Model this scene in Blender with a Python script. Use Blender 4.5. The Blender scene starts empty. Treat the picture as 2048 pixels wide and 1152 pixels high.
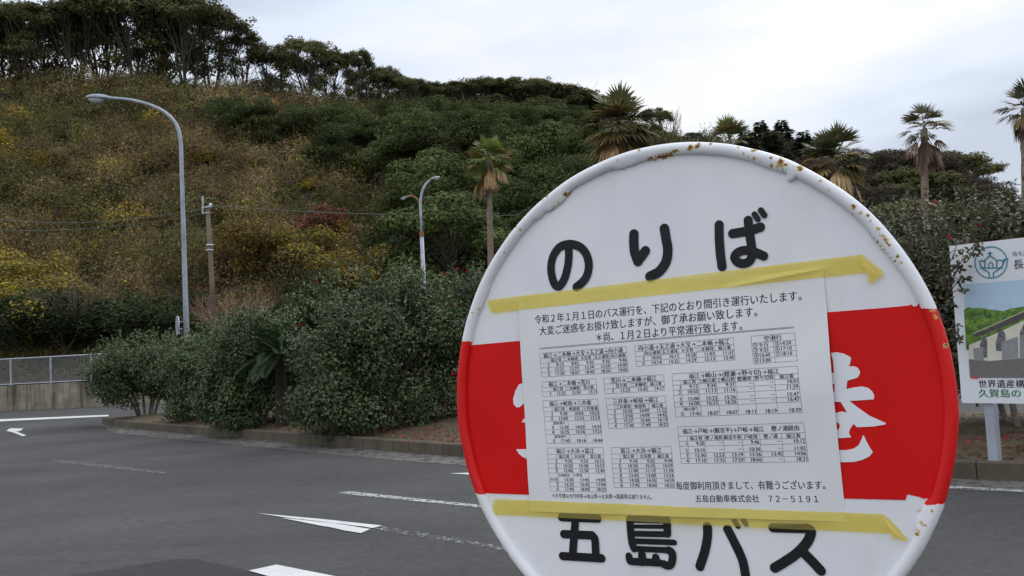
import bpy, math, random
import numpy as np
from mathutils import Matrix, Vector
from mathutils.geometry import tessellate_polygon

SC = bpy.context.scene
COL = SC.collection
R = math.radians

# ------------------------------------------------------------------ camera
CAM = np.array([0.0, 0.0, 1.7])
FPX = 1900.0                      # focal length in photograph pixels
PITCH, ROLL = R(3.5), R(3.0)
fw = np.array([0, math.cos(PITCH), math.sin(PITCH)])
r0 = np.array([1.0, 0, 0]); u0 = np.array([0, -math.sin(PITCH), math.cos(PITCH)])
rt = math.cos(ROLL) * r0 - math.sin(ROLL) * u0
up = math.cos(ROLL) * u0 + math.sin(ROLL) * r0
cd = bpy.data.cameras.new('camera'); cam = bpy.data.objects.new('camera', cd); COL.objects.link(cam)
M3 = np.array([rt, up, -fw]).T
MW = Matrix.Identity(4)
for i in range(3):
    for j in range(3): MW[i][j] = M3[i, j]
    MW[i][3] = CAM[i]
cam.matrix_world = MW
cd.sensor_width = 36; cd.lens = FPX / 2048 * 36; cd.clip_start = 0.05; cd.clip_end = 5000
SC.camera = cam

# ------------------------------------------------------------------ light
SC.view_settings.view_transform = 'Standard'; SC.view_settings.look = 'None'
SC.view_settings.exposure = 0.15; SC.view_settings.gamma = 1
SUN_EL, SUN_AZ = R(42), R(38)     # sun is behind cloud, ahead and to the right
w = bpy.data.worlds.new('World'); SC.world = w; w.use_nodes = True
nt = w.node_tree; nt.nodes.clear()
def N(t, typ, **k):
    n = t.nodes.new(typ)
    for a, b in k.items(): setattr(n, a, b)
    return n
wo = N(nt, 'ShaderNodeOutputWorld'); bg = N(nt, 'ShaderNodeBackground'); bg.inputs[1].default_value = 0.1
sky = N(nt, 'ShaderNodeTexSky', sky_type='NISHITA', sun_disc=False); sky.sun_elevation = SUN_EL; sky.sun_rotation = SUN_AZ
tc = N(nt, 'ShaderNodeTexCoord')
mp = N(nt, 'ShaderNodeMapping'); mp.inputs['Scale'].default_value = (1.0, 1.0, 3.2); mp.inputs['Location'].default_value = (0.35, 0.2, 0.55)
nz = N(nt, 'ShaderNodeTexNoise'); nz.inputs['Scale'].default_value = 1.9; nz.inputs['Detail'].default_value = 5; nz.inputs['Roughness'].default_value = 0.5
cr = N(nt, 'ShaderNodeValToRGB'); e = cr.color_ramp.elements
e[0].position = 0.38; e[0].color = (.56, .61, .72, 1); e[1].position = 0.63; e[1].color = (1.0, 1.0, 1.0, 1)
m = e.new(0.51); m.color = (.79, .86, .99, 1)
sc_ = N(nt, 'ShaderNodeVectorMath', operation='SCALE'); sc_.inputs[3].default_value = 11.5
mx = N(nt, 'ShaderNodeMix', data_type='RGBA'); mx.inputs[0].default_value = 0.9
L = nt.links.new
L(tc.outputs['Generated'], mp.inputs[0]); L(mp.outputs[0], nz.inputs['Vector']); L(nz.outputs[0], cr.inputs[0])
sz_ = N(nt, 'ShaderNodeSeparateXYZ'); mr_ = N(nt, 'ShaderNodeMapRange'); mr_.inputs[1].default_value = .30; mr_.inputs[2].default_value = .85; mr_.inputs[3].default_value = 9.3; mr_.inputs[4].default_value = 18.6
L(tc.outputs['Generated'], sz_.inputs[0]); L(sz_.outputs[2], mr_.inputs[0]); L(mr_.outputs[0], sc_.inputs[3])
L(cr.outputs[0], sc_.inputs[0]); L(sky.outputs[0], mx.inputs[6]); L(sc_.outputs[0], mx.inputs[7])
L(mx.outputs[2], bg.inputs[0]); L(bg.outputs[0], wo.inputs[0])
sl = bpy.data.lights.new('sun', 'SUN'); sl.energy = 0.9; sl.angle = R(25); sl.color = (1, .96, .9)
so = bpy.data.objects.new('sun', sl); COL.objects.link(so)
sdir = Vector((math.sin(SUN_AZ) * math.cos(SUN_EL), math.cos(SUN_AZ) * math.cos(SUN_EL), math.sin(SUN_EL)))
so.rotation_euler = sdir.to_track_quat('Z', 'Y').to_euler()

# ------------------------------------------------------------------ pixel -> world helpers
def ray(px, py):
    d = rt * (px - 1024) / FPX - up * (py - 576) / FPX + fw
    return d
def at(px, py, Y):
    d = ray(px, py); return CAM + d * (Y / d[1])
def gp(px, py, z=0.0):
    d = ray(px, py); return CAM + d * ((z - CAM[2]) / d[2])

# ------------------------------------------------------------------ object helpers
def tag(o, label=None, cat=None, group=None, kind=None):
    if label: o['label'] = label
    if cat: o['category'] = cat
    if group: o['group'] = group
    if kind: o['kind'] = kind
    return o
def empty(name, loc, label, cat, group=None):
    o = bpy.data.objects.new(name, None); COL.objects.link(o); o.location = [float(v) for v in loc]
    o.empty_display_size = 0.2
    return tag(o, label, cat, group)

class MB:
    """collects vertices / faces (numpy) into one mesh"""
    def __init__(s): s.v = []; s.f = []; s.n = 0; s.c = []
    def add(s, V, F, c=None):
        V = np.asarray(V, float).reshape(-1, 3)
        s.v.append(V)
        for f in F: s.f.append([i + s.n for i in f])
        s.c += [c] * len(F)
        s.n += len(V); return s
    def box(s, lo, hi):
        x0, y0, z0 = lo; x1, y1, z1 = hi
        V = [(x0,y0,z0),(x1,y0,z0),(x1,y1,z0),(x0,y1,z0),(x0,y0,z1),(x1,y0,z1),(x1,y1,z1),(x0,y1,z1)]
        return s.add(V, [(0,3,2,1),(4,5,6,7),(0,1,5,4),(1,2,6,5),(2,3,7,6),(3,0,4,7)])
    def tube(s, P, rad, k=8, caps=True):
        P = np.asarray(P, float); n = len(P)
        rad = np.broadcast_to(np.asarray(rad, float), (n,))
        T = np.gradient(P, axis=0); T /= np.linalg.norm(T, axis=1)[:, None] + 1e-12
        a = np.array([0, 0, 1.0]) if abs(T[0][2]) < .9 else np.array([1.0, 0, 0])
        u = np.cross(T[0], a); u /= np.linalg.norm(u)
        V = []
        ang = np.arange(k) * 2 * math.pi / k
        for i in range(n):
            u = u - T[i] * (u @ T[i]); u /= np.linalg.norm(u) + 1e-12
            v = np.cross(T[i], u)
            V.append(P[i] + rad[i] * (np.cos(ang)[:, None] * u + np.sin(ang)[:, None] * v))
        F = [(i*k+j, i*k+(j+1) % k, (i+1)*k+(j+1) % k, (i+1)*k+j) for i in range(n-1) for j in range(k)]
        if caps: F += [tuple(range(k))[::-1], tuple((n-1)*k + j for j in range(k))]
        return s.add(np.concatenate(V), F)
    def ellipsoid(s, c, ax, nu=16, nv=10, zmin=-1, zmax=1, B=None):
        c = np.asarray(c, float); V = []
        for i in range(nv + 1):
            t = math.asin(zmin) + (math.asin(zmax) - math.asin(zmin)) * i / nv
            for j in range(nu):
                a = 2 * math.pi * j / nu
                V.append((ax[0]*math.cos(t)*math.cos(a), ax[1]*math.cos(t)*math.sin(a), ax[2]*math.sin(t)))
        V = np.array(V)
        if B is not None: V = V @ np.asarray(B).T
        F = [(i*nu+j, i*nu+(j+1) % nu, (i+1)*nu+(j+1) % nu, (i+1)*nu+j) for i in range(nv) for j in range(nu)]
        F += [tuple(range(nu))[::-1], tuple(nv*nu + j for j in range(nu))]
        return s.add(V + c, F)
    def poly(s, pts):
        pts = [Vector([float(q) for q in p]) for p in pts]
        F = tessellate_polygon([pts])
        out = []
        nrm = None
        for t in F:
            a, b, c = (pts[i] for i in t)
            out.append(tuple(t))
        return s.add([tuple(p) for p in pts], out)
    def build(s, name, mat, parent=None, loc=None, smooth=False, M=None):
        V = np.concatenate(s.v) if s.v else np.zeros((0, 3))
        o0 = np.zeros(3)
        if loc is not None: o0 = np.asarray(loc, float)
        me = bpy.data.meshes.new(name); me.from_pydata((V - o0).tolist(), [], s.f); me.update()
        if smooth: me.polygons.foreach_set('use_smooth', [True] * len(me.polygons))
        mats = mat if isinstance(mat, (list, tuple)) else [mat]
        for m in mats: me.materials.append(m)
        if len(mats) > 1: me.polygons.foreach_set('material_index', [c or 0 for c in s.c])
        o = bpy.data.objects.new(name, me); COL.objects.link(o)
        if parent is not None: o.parent = parent
        elif loc is not None: o.location = o0
        return o

def quads(name, V4, col, mat, parent=None, smooth=False):
    """V4 (n,4,3): one mesh of n quads with a face colour"""
    n = len(V4); me = bpy.data.meshes.new(name)
    me.vertices.add(n * 4); me.vertices.foreach_set('co', V4.reshape(-1).astype(np.float32))
    me.loops.add(n * 4); me.loops.foreach_set('vertex_index', np.arange(n * 4, dtype=np.int32))
    me.polygons.add(n); me.polygons.foreach_set('loop_start', np.arange(0, n * 4, 4, dtype=np.int32))
    me.update()
    if col is not None:
        a = me.attributes.new('tint', 'FLOAT_COLOR', 'FACE')
        c4 = np.ones((n, 4), np.float32); c4[:, :3] = col
        a.data.foreach_set('color', c4.reshape(-1))
    me.materials.append(mat); me.validate()
    o = bpy.data.objects.new(name, me); COL.objects.link(o)
    if parent is not None: o.parent = parent
    return o
def nrm(a): return a / (np.linalg.norm(a, axis=-1, keepdims=True) + 1e-9)
def leaf_quads(C, D, Nn, Ln, Wd, curl=.12):
    D = nrm(D); S = nrm(np.cross(D, Nn)); U = np.cross(S, D)
    Ln = np.broadcast_to(np.asarray(Ln, float), (len(C),))[:, None]; Wd = np.broadcast_to(np.asarray(Wd, float), (len(C),))[:, None]
    mid = C + D * Ln * .5 + U * Ln * curl
    return np.stack([C, mid + S * Wd * .5, C + D * Ln, mid - S * Wd * .5], 1)

# ------------------------------------------------------------------ materials
def new_mat(name):
    m = bpy.data.materials.new(name); m.use_nodes = True
    t = m.node_tree; b = t.nodes['Principled BSDF']; return m, t, b
def noise(t, scale, detail=4, vec=None, rough=.55):
    n = N(t, 'ShaderNodeTexNoise'); n.inputs['Scale'].default_value = scale; n.inputs['Detail'].default_value = detail
    n.inputs['Roughness'].default_value = rough
    if vec is not None: t.links.new(vec, n.inputs['Vector'])
    return n
def ramp(t, src, stops):
    r = N(t, 'ShaderNodeValToRGB'); el = r.color_ramp.elements
    while len(el) < len(stops): el.new(.5)
    for q, (p, c) in zip(el, stops):
        q.position = p; q.color = (*c, 1) if len(c) == 3 else c
    t.links.new(src, r.inputs[0]); return r
def objc(t, scale=(1, 1, 1)):
    c = N(t, 'ShaderNodeTexCoord'); mpn = N(t, 'ShaderNodeMapping'); mpn.inputs['Scale'].default_value = scale
    t.links.new(c.outputs['Object'], mpn.inputs[0]); return mpn.outputs[0]
def mixc(t, fac, a, b, mode='MIX'):
    x = N(t, 'ShaderNodeMix', data_type='RGBA', blend_type=mode)
    for i, v in ((0, fac), (6, a), (7, b)):
        if isinstance(v, (int, float)): x.inputs[i].default_value = v
        elif isinstance(v, tuple): x.inputs[i].default_value = (*v, 1)
        else: t.links.new(v, x.inputs[i])
    return x.outputs[2]
def bump(t, b, src, strength=.3, dist=.01):
    q = N(t, 'ShaderNodeBump'); q.inputs['Strength'].default_value = strength; q.inputs['Distance'].default_value = dist
    t.links.new(src, q.inputs['Height']); t.links.new(q.outputs[0], b.inputs['Normal'])
def plain(name, c, rough=.6, metal=0, var=.12, scale=8, spec=.4, bmp=0):
    m, t, b = new_mat(name)
    n = noise(t, scale, 5, objc(t))
    lo = tuple(v * (1 - var) for v in c); hi = tuple(min(1, v * (1 + var)) for v in c)
    r = ramp(t, n.outputs[0], [(.3, lo), (.7, hi)])
    t.links.new(r.outputs[0], b.inputs['Base Color'])
    b.inputs['Roughness'].default_value = rough; b.inputs['Metallic'].default_value = metal
    b.inputs['Specular IOR Level'].default_value = spec
    if bmp: bump(t, b, n.outputs[0], bmp, .01)
    return m
def leaf_mat(name, rough=.5, trans=.2, spec=.35, sat=1.08, val=1.1, vary=False):
    m, t, b = new_mat(name)
    a = N(t, 'ShaderNodeAttribute', attribute_name='tint')
    hs = N(t, 'ShaderNodeHueSaturation'); hs.inputs['Saturation'].default_value = sat; hs.inputs['Value'].default_value = val
    if vary:     # every tree has its own tone
        oi = N(t, 'ShaderNodeObjectInfo'); mr = N(t, 'ShaderNodeMapRange'); mr.inputs[3].default_value = val * .62; mr.inputs[4].default_value = val * 1.3; t.links.new(oi.outputs['Random'], mr.inputs[0]); t.links.new(mr.outputs[0], hs.inputs['Value'])
        m2 = N(t, 'ShaderNodeMapRange'); m2.inputs[3].default_value = .485; m2.inputs[4].default_value = .507; w2 = N(t, 'ShaderNodeMath', operation='FRACT'); w3 = N(t, 'ShaderNodeMath', operation='MULTIPLY'); w3.inputs[1].default_value = 7.3; t.links.new(oi.outputs['Random'], w3.inputs[0]); t.links.new(w3.outputs[0], w2.inputs[0]); t.links.new(w2.outputs[0], m2.inputs[0]); t.links.new(m2.outputs[0], hs.inputs['Hue'])
    t.links.new(a.outputs['Color'], hs.inputs['Color']); tint = hs.outputs[0]
    t.links.new(tint, b.inputs['Base Color'])
    b.inputs['Roughness'].default_value = rough; b.inputs['Specular IOR Level'].default_value = spec
    if trans:
        tr = N(t, 'ShaderNodeBsdfTranslucent'); t.links.new(tint, tr.inputs[0])
        ms = N(t, 'ShaderNodeMixShader'); ms.inputs[0].default_value = trans
        t.links.new(b.outputs[0], ms.inputs[1]); t.links.new(tr.outputs[0], ms.inputs[2])
        t.links.new(ms.outputs[0], t.nodes['Material Output'].inputs[0])
    return m

LEAF = leaf_mat('leaf matte', .7, .25, .06, 1.08, 1.28)
TREELEAF = leaf_mat('tree leaf', .7, .25, .06, 1.08, 1.3, True)
GLOSS = leaf_mat('leaf glossy', .48, .18, .25, 1.05, 1.35)
BARK = plain('bark', (.085, .07, .055), .9, var=.5, scale=3, bmp=.5)
PALEBARK = plain('pale bark', (.22, .2, .16), .9, var=.35, scale=6, bmp=.4)
TWIG = plain('dry twig', (.3, .19, .14), .9, var=.3, scale=5)

def asphalt(name, base, patchy=True):
    m, t, b = new_mat(name)
    v = objc(t)
    fine = noise(t, 75, 6, v, .85); mid = noise(t, 9, 6, v, .65); big = noise(t, .35, 4, v)
    c1 = ramp(t, fine.outputs[0], [(.34, tuple(x * .35 for x in base)), (.5, base), (.68, tuple(x * 2.3 for x in base))])
    c2 = mixc(t, .7, c1.outputs[0], ramp(t, mid.outputs[0], [(.3, (.7, .7, .7)), (.7, (1.25, 1.24, 1.22))]).outputs[0], 'MULTIPLY')
    c3 = mixc(t, .9, c2, ramp(t, big.outputs[0], [(.3, (.72, .72, .73)), (.7, (1.22, 1.2, 1.15))]).outputs[0], 'MULTIPLY')
    if patchy:
        # drip stains and worn wheel tracks
        st = noise(t, 1.7, 5, v, .7)
        c3 = mixc(t, .8, c3, ramp(t, st.outputs[0], [(.60, (1, 1, 1)), (.72, (.68, .67, .66))]).outputs[0], 'MULTIPLY')
        tk = noise(t, 1.0, 3, objc(t, (.75, .62, 1)), .5)
        rot = N(t, 'ShaderNodeMapping'); rot.inputs['Rotation'].default_value = (0, 0, R(41)); rot.inputs['Scale'].default_value = (.05, .8, 1)
        t.links.new(N(t, 'ShaderNodeTexCoord').outputs['Object'], rot.inputs[0]); tk = noise(t, 1.0, 4, rot.outputs[0], .6)
        c3 = mixc(t, .7, c3, ramp(t, tk.outputs[0], [(.4, (.86, .86, .86)), (.6, (1.12, 1.12, 1.11))]).outputs[0], 'MULTIPLY')
        # hairline cracks, only here and there
        wn = noise(t, 1.3, 5, v, .7)
        mv = N(t, 'ShaderNodeVectorMath', operation='MULTIPLY_ADD'); mv.inputs[1].default_value = (1.3, 1.3, 1.3)
        t.links.new(wn.outputs['Color'], mv.inputs[0]); t.links.new(v, mv.inputs[2])
        vo = N(t, 'ShaderNodeTexVoronoi', feature='DISTANCE_TO_EDGE'); vo.inputs['Scale'].default_value = .42
        t.links.new(mv.outputs[0], vo.inputs['Vector'])
        g = ramp(t, noise(t, .6, 2, v).outputs[0], [(.5, (0, 0, 0)), (.58, (1, 1, 1))])
        k = ramp(t, vo.outputs[0], [(.002, (.45, .45, .45)), (.006, (1, 1, 1))])
        c3 = mixc(t, g.outputs[0], c3, mixc(t, 1.0, c3, k.outputs[0], 'MULTIPLY'))
    t.links.new(c3, b.inputs['Base Color']); b.inputs['Roughness'].default_value = .85; b.inputs['Specular IOR Level'].default_value = .25
    bump(t, b, fine.outputs[0], .6, .008)
    return m
def soil(name, a, bb, c):
    m, t, b = new_mat(name); v = objc(t)
    n1 = noise(t, 5, 6, v, .65); n2 = noise(t, 45, 4, v, .7)
    r1 = ramp(t, n1.outputs[0], [(.3, a), (.5, bb), (.7, c)])
    r2 = ramp(t, n2.outputs[0], [(.3, (.6, .6, .6)), (.7, (1.35, 1.3, 1.2))])
    t.links.new(mixc(t, 1.0, r1.outputs[0], r2.outputs[0], 'MULTIPLY'), b.inputs['Base Color'])
    b.inputs['Roughness'].default_value = .95; bump(t, b, n2.outputs[0], .6, .03); return m
def concrete(name, base, stain=(.35, .32, .27), vertical=True, amt=.8):
    m, t, b = new_mat(name); v = objc(t)
    n1 = noise(t, 2.2, 6, v); n2 = noise(t, 40, 4, v, .7)
    st = noise(t, 1.0, 5, objc(t, (2.2, 2.2, .18) if vertical else (1, 1, 1)), .7)
    c = ramp(t, n1.outputs[0], [(.3, tuple(x * .7 for x in base)), (.7, tuple(x * 1.2 for x in base))]).outputs[0]
    c = mixc(t, amt, c, ramp(t, st.outputs[0], [(.42, (1, 1, 1)), (.62, stain)]).outputs[0], 'MULTIPLY')
    c = mixc(t, .5, c, ramp(t, n2.outputs[0], [(.3, (.8, .8, .8)), (.7, (1.15, 1.15, 1.15))]).outputs[0], 'MULTIPLY')
    t.links.new(c, b.inputs['Base Color']); b.inputs['Roughness'].default_value = .9; bump(t, b, n2.outputs[0], .4, .01); return m
def worn_paint(name, thr, c=(.62, .62, .6), scale=26):
    m, t, b = new_mat(name); v = objc(t)
    n1 = noise(t, scale, 6, v, .75); n2 = noise(t, 3, 4, v)
    b.inputs['Roughness'].default_value = .7
    t.links.new(ramp(t, n2.outputs[0], [(.3, tuple(x * .8 for x in c)), (.7, c)]).outputs[0], b.inputs['Base Color'])
    k = ramp(t, n1.outputs[0], [(thr - .05, (0, 0, 0)), (thr + .04, (1, 1, 1))])
    tr = N(t, 'ShaderNodeBsdfTransparent'); ms = N(t, 'ShaderNodeMixShader')
    t.links.new(k.outputs[0], ms.inputs[0]); t.links.new(tr.outputs[0], ms.inputs[1]); t.links.new(b.outputs[0], ms.inputs[2])
    t.links.new(ms.outputs[0], t.nodes['Material Output'].inputs[0]); return m

ASPH = asphalt('asphalt', (.058, .0565, .0555)); ASPH_DARK = asphalt('dark asphalt', (.036, .034, .034), False)
SOIL = soil('island soil', (.06, .042, .026), (.1, .072, .042), (.13, .1, .05))
HILLSOIL = soil('hill soil', (.026, .02, .011), (.045, .033, .018), (.04, .036, .015))  # soil colour darkened so gaps in the scrub read as shadow
GRASSY = soil('verge', (.05, .06, .025), (.12, .1, .05), (.08, .12, .03))
KERB = concrete('kerb concrete', (.105, .084, .058), (.55, .5, .4), False, .6)
GUTTER = None
WALLC = concrete('wall concrete', (.3, .27, .2), (.25, .22, .17), True, .95)
PAINT_OK = worn_paint('road paint', .36, (.6, .6, .58), 34); PAINT_WORN = worn_paint('worn road paint', .49, (.5, .5, .48), 20); PAINT_FAINT = worn_paint('faint road paint', .58, (.42, .42, .41), 20)
GUTTER = worn_paint('gutter concrete', .45, (.125, .118, .1), 5)
STEEL = plain('galvanised steel', (.42, .45, .5), .45, .5, .12, 4)
LAMPGREY = concrete('lamp paint', (.4, .44, .5), (.62, .56, .5), True, .7); LAMPGREY.node_tree.nodes['Principled BSDF'].inputs['Roughness'].default_value = .5
rng = np.random.default_rng(7); random.seed(7)

# ------------------------------------------------------------------ noise on the ground plane (numpy)
_G = np.random.default_rng(3).random((64, 64))
def vn(x, y):
    x = np.asarray(x, float); y = np.asarray(y, float)
    i = np.floor(x).astype(int); j = np.floor(y).astype(int); fx = x - i; fy = y - j
    fx = fx * fx * (3 - 2 * fx); fy = fy * fy * (3 - 2 * fy)
    g = lambda a, b: _G[a % 64, b % 64]
    return (g(i, j) * (1 - fx) + g(i + 1, j) * fx) * (1 - fy) + (g(i, j + 1) * (1 - fx) + g(i + 1, j + 1) * fx) * fy
def fbm(x, y, o=3):
    return sum(vn(x * 2 ** k + 17 * k, y * 2 ** k + 5 * k) * .5 ** k for k in range(o)) / sum(.5 ** k for k in range(o))

# ------------------------------------------------------------------ ground, road, hill
def sheet(name, pts, mat, z=0.0):
    mb = MB(); mb.poly([(p[0], p[1], z) for p in pts]); o = mb.build(name, mat); return tag(o, kind='structure')
sheet('ground', [(-900, -500), (900, -500), (900, 1400), (-900, 1400)], GRASSY, -.06)
mb = MB(); n = 24
sheet('road', [(-70, -30), (60, -30), (60, 43.2), (-70, 43.2)], ASPH, 0)

RIDGE = np.array([(-900, 185, 84), (0, 180, 92), (250, 185, 94), (430, 195, 96), (600, 215, 98), (800, 232, 102), (1000, 238, 108), (1200, 268, 112),
                  (1400, 305, 118), (1600, 335, 125), (1800, 352, 135), (1950, 405, 150), (2048, 450, 160), (2600, 560, 170)], float)
RS = []; RD = []; RZ = []
for px, py, D in RIDGE:
    p = at(px, py, D); RS.append(p[0] / p[1]); RD.append(D); RZ.append(p[2])
FOOT = 44.0
def tz(x, y):
    x = np.asarray(x, float); y = np.asarray(y, float)
    s = x / np.maximum(y, 20.)
    Dr = np.interp(s, RS, RD); Zr = np.interp(s, RS, RZ)
    t = np.clip((y - FOOT) / (Dr - FOOT), 0, 3)
    tt = np.minimum(t, 1); sm = tt * tt * (3 - 2 * tt)
    z0 = np.interp(s, [-.2, 0], [1.15, .3])
    z = z0 + (Zr - z0) * (.72 * tt + .28 * sm)
    z = z - np.where(t > 1, .30 * (y - Dr) + .004 * (y - Dr) ** 2, 0)
    z = z + (fbm(x / 9, y / 9) - .5) * 2.6 * np.clip(t * 4, 0, 1)
    return z
mb = MB(); xs = []; ys = np.concatenate([np.linspace(FOOT - .6, 170, 85), np.linspace(176, 240, 12)])
ss = np.linspace(-1.15, 1.0, 130)
V = np.zeros((len(ys), len(ss), 3))
for i, y in enumerate(ys):
    V[i, :, 0] = ss * y; V[i, :, 1] = y; V[i, :, 2] = np.maximum(tz(ss * y, np.full(len(ss), max(y, FOOT))), -8)
V[0, :, 2] = np.where(ss > -.16, -.3, V[0, :, 2])
m_ = len(ss)
mb.add(V.reshape(-1, 3), [(i*m_+j, i*m_+j+1, (i+1)*m_+j+1, (i+1)*m_+j) for i in range(len(ys)-1) for j in range(m_-1)])
tag(mb.build('hillside', HILLSOIL, smooth=True), kind='structure')

# traffic island -------------------------------------------------------
KH = .2
fr = [gp(*p) for p in [(205, 849), (260, 858), (340, 865), (450, 874), (600, 887), (760, 901), (920, 914)]] + [gp(1400, 938), gp(1895, 957), gp(2048, 963), gp(2500, 975)]
fr = np.array([p[:2] for p in fr])
# densify
def dens(P, n):
    P = np.asarray(P, float); s = np.r_[0, np.cumsum(np.linalg.norm(np.diff(P, axis=0), axis=1))]
    q = np.linspace(0, s[-1], n); return np.stack([np.interp(q, s, P[:, k]) for k in range(P.shape[1])], 1)
frd = dens(fr, 60)
tan = nrm(np.gradient(frd, axis=0)); inn = np.stack([-tan[:, 1], tan[:, 0]], 1)   # towards the back
back = frd + inn * np.minimum(6.0, np.linspace(0, 30, 60))[:, None]
back[0] = frd[0]
def strip(name, A, B, z0, z1, mat):   # between two polylines
    mb = MB(); n = len(A)
    mb.add(np.r_[np.c_[A, np.full(n, z0)], np.c_[B, np.full(n, z1)]], [(i, i+1, n+i+1, n+i) for i in range(n-1)])
    return mb.build(name, mat)
kin = frd + inn * .15
mb = MB(); n = len(frd)
prof = [(0, -.02), (0.0, KH - .02), (.02, KH), (.15, KH), (.15, KH - .1)]
V = np.concatenate([np.c_[frd + inn * a, np.full(n, z)] for a, z in prof])
V = V.reshape(len(prof), n, 3)
for i in range(n - 1):       # separate kerb stones with open joints
    e0, e1 = (.995, .005), (.005, .995)
    Q = np.concatenate([V[:, i] * .988 + V[:, i + 1] * .012, V[:, i] * .012 + V[:, i + 1] * .988]); m_ = len(prof)
    mb.add(Q, [(k, m_ + k, m_ + k + 1, k + 1) for k in range(m_ - 1)] + [tuple(range(m_)), tuple(range(m_, 2 * m_))[::-1]])
tag(mb.build('kerb', KERB), kind='structure')
mb = MB(); M_ = 14; V = []
for k in range(M_ + 1):
    f = k / M_; P = kin * (1 - f) + back * f
    z = KH - .03 + .22 * np.sin(np.pi * f) * np.clip(np.linspace(0, 6, n), 0, 1) + (fbm(P[:, 0] * 1.5, P[:, 1] * 1.5) - .5) * .12 * (k > 0)
    if k == M_: z = np.full(n, .0)
    V.append(np.c_[P, z])
mb.add(np.concatenate(V), [(k*n+i, k*n+i+1, (k+1)*n+i+1, (k+1)*n+i) for k in range(M_) for i in range(n-1)])
tag(mb.build('island_soil', SOIL, smooth=True), kind='structure')
tag(strip('gutter', frd - inn * .75 * np.clip(np.linspace(0, 6, n), .3, 1)[:, None], frd, .004, .004, GUTTER), kind='structure')
def isl_z(x, y): return KH + .08

# road markings ---------------------------------------------------------
def mark(name, pts, mat, z=.008):
    mb = MB(); P = [gp(px, py, z) for px, py in pts]
    mb.poly(P); return tag(mb.build(name, mat), kind='structure')
mark('edge_line', [(-60, 841), (217, 829.5), (217, 832.5), (-60, 845.5)], PAINT_OK)
mark('arrow_marking', [(12, 861.5), (21, 856.5), (47, 857), (40, 862), (32, 862.8), (53, 870.5), (45, 872.5), (24, 864)], PAINT_OK)
mark('lane_line', [(100, 919), (220, 930), (336, 944.5), (330, 947), (200, 934), (104, 922)], PAINT_FAINT)
mark('lane_line', [(676, 985), (700, 982.5), (1060, 1020), (1060, 1027), (960, 1015), (690, 988)], PAINT_WORN)
mark('arrow_marking', [(514, 1026), (545, 1029), (640, 1037.5), (765, 1051), (744, 1056), (728, 1053), (700, 1050), (640, 1042.5), (590, 1037), (568, 1034.2)], PAINT_OK)
mark('arrow_marking', [(562, 1035.5), (590, 1038), (640, 1043.6), (668, 1046.4), (700, 1051.4), (741, 1058), (722, 1066), (690, 1061), (655, 1053), (648, 1052.5), (610, 1045)], PAINT_OK)
mark('lane_line', [(742, 1057.5), (764, 1052.5), (900, 1074), (1080, 1106), (1080, 1114), (880, 1079)], PAINT_FAINT)
mark('lane_line', [(900, 946.5), (945, 945), (1000, 946), (1000, 952), (945, 949.5)], PAINT_OK)
mark('edge_line', [(1860, 973), (1905, 972), (2048, 979.5), (2300, 992), (2300, 1000), (2048, 984), (1905, 976)], PAINT_WORN)
mark('stop_line', [(497, 1141), (553, 1129), (700, 1158), (900, 1210), (820, 1230)], PAINT_OK, .012)
mark('dark_patch', [(20, 1190), (130, 1152), (190, 1143), (240, 1135), (300, 1124.5), (345, 1119.5), (352, 1117), (372, 1117.5), (383, 1116.5), (400, 1119), (432, 1127), (455, 1131), (500, 1142), (820, 1230), (700, 1500), (-200, 1500)], ASPH_DARK, .004)  # dark polygon laid over the road, with an irregular outline

# ------------------------------------------------------------------ vegetation builders
def jitter_col(n, palette, wts, var=.25):
    pal = np.array(palette); idx = rng.choice(len(pal), n, p=np.array(wts) / sum(wts))
    return pal[idx] * (1 + (rng.random((n, 1)) - .5) * 2 * var) * (1 + (rng.random((n, 3)) - .5) * .2)
def rdir(n):
    v = rng.normal(size=(n, 3)); return nrm(v)
def lobes_leaves(lobes, n, ln, wd, up_bias=.35, shell=.35, droop=.2):
    """leaves on the shells of many lobes; lobes: (cx,cy,cz,rx,rz)"""
    lb = np.array(lobes); pr = lb[:, 3] ** 2; idx = rng.choice(len(lb), n, p=pr / pr.sum())
    d = rdir(n); d[:, 2] = d[:, 2] + .15; d = nrm(d)
    rr = 1 - shell * rng.random(n) ** 1.5
    P = lb[idx, :3] + d * np.stack([lb[idx, 3], lb[idx, 3], lb[idx, 4]], 1) * rr[:, None]
    nn = nrm(d + rdir(n) * .7 + np.array([0, 0, up_bias]))
    t = rdir(n) + d * .5 + np.array([0, 0, -droop]); t = t - nn * (t * nn).sum(1)[:, None]
    sz = rng.uniform(.7, 1.25, n)
    return leaf_quads(P, nrm(t), nn, ln * sz, wd * sz), idx
def bez(a, b, c, n=7):
    t = np.linspace(0, 1, n)[:, None]; return a * (1 - t) ** 2 + 2 * b * t * (1 - t) + c * t * t

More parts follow.
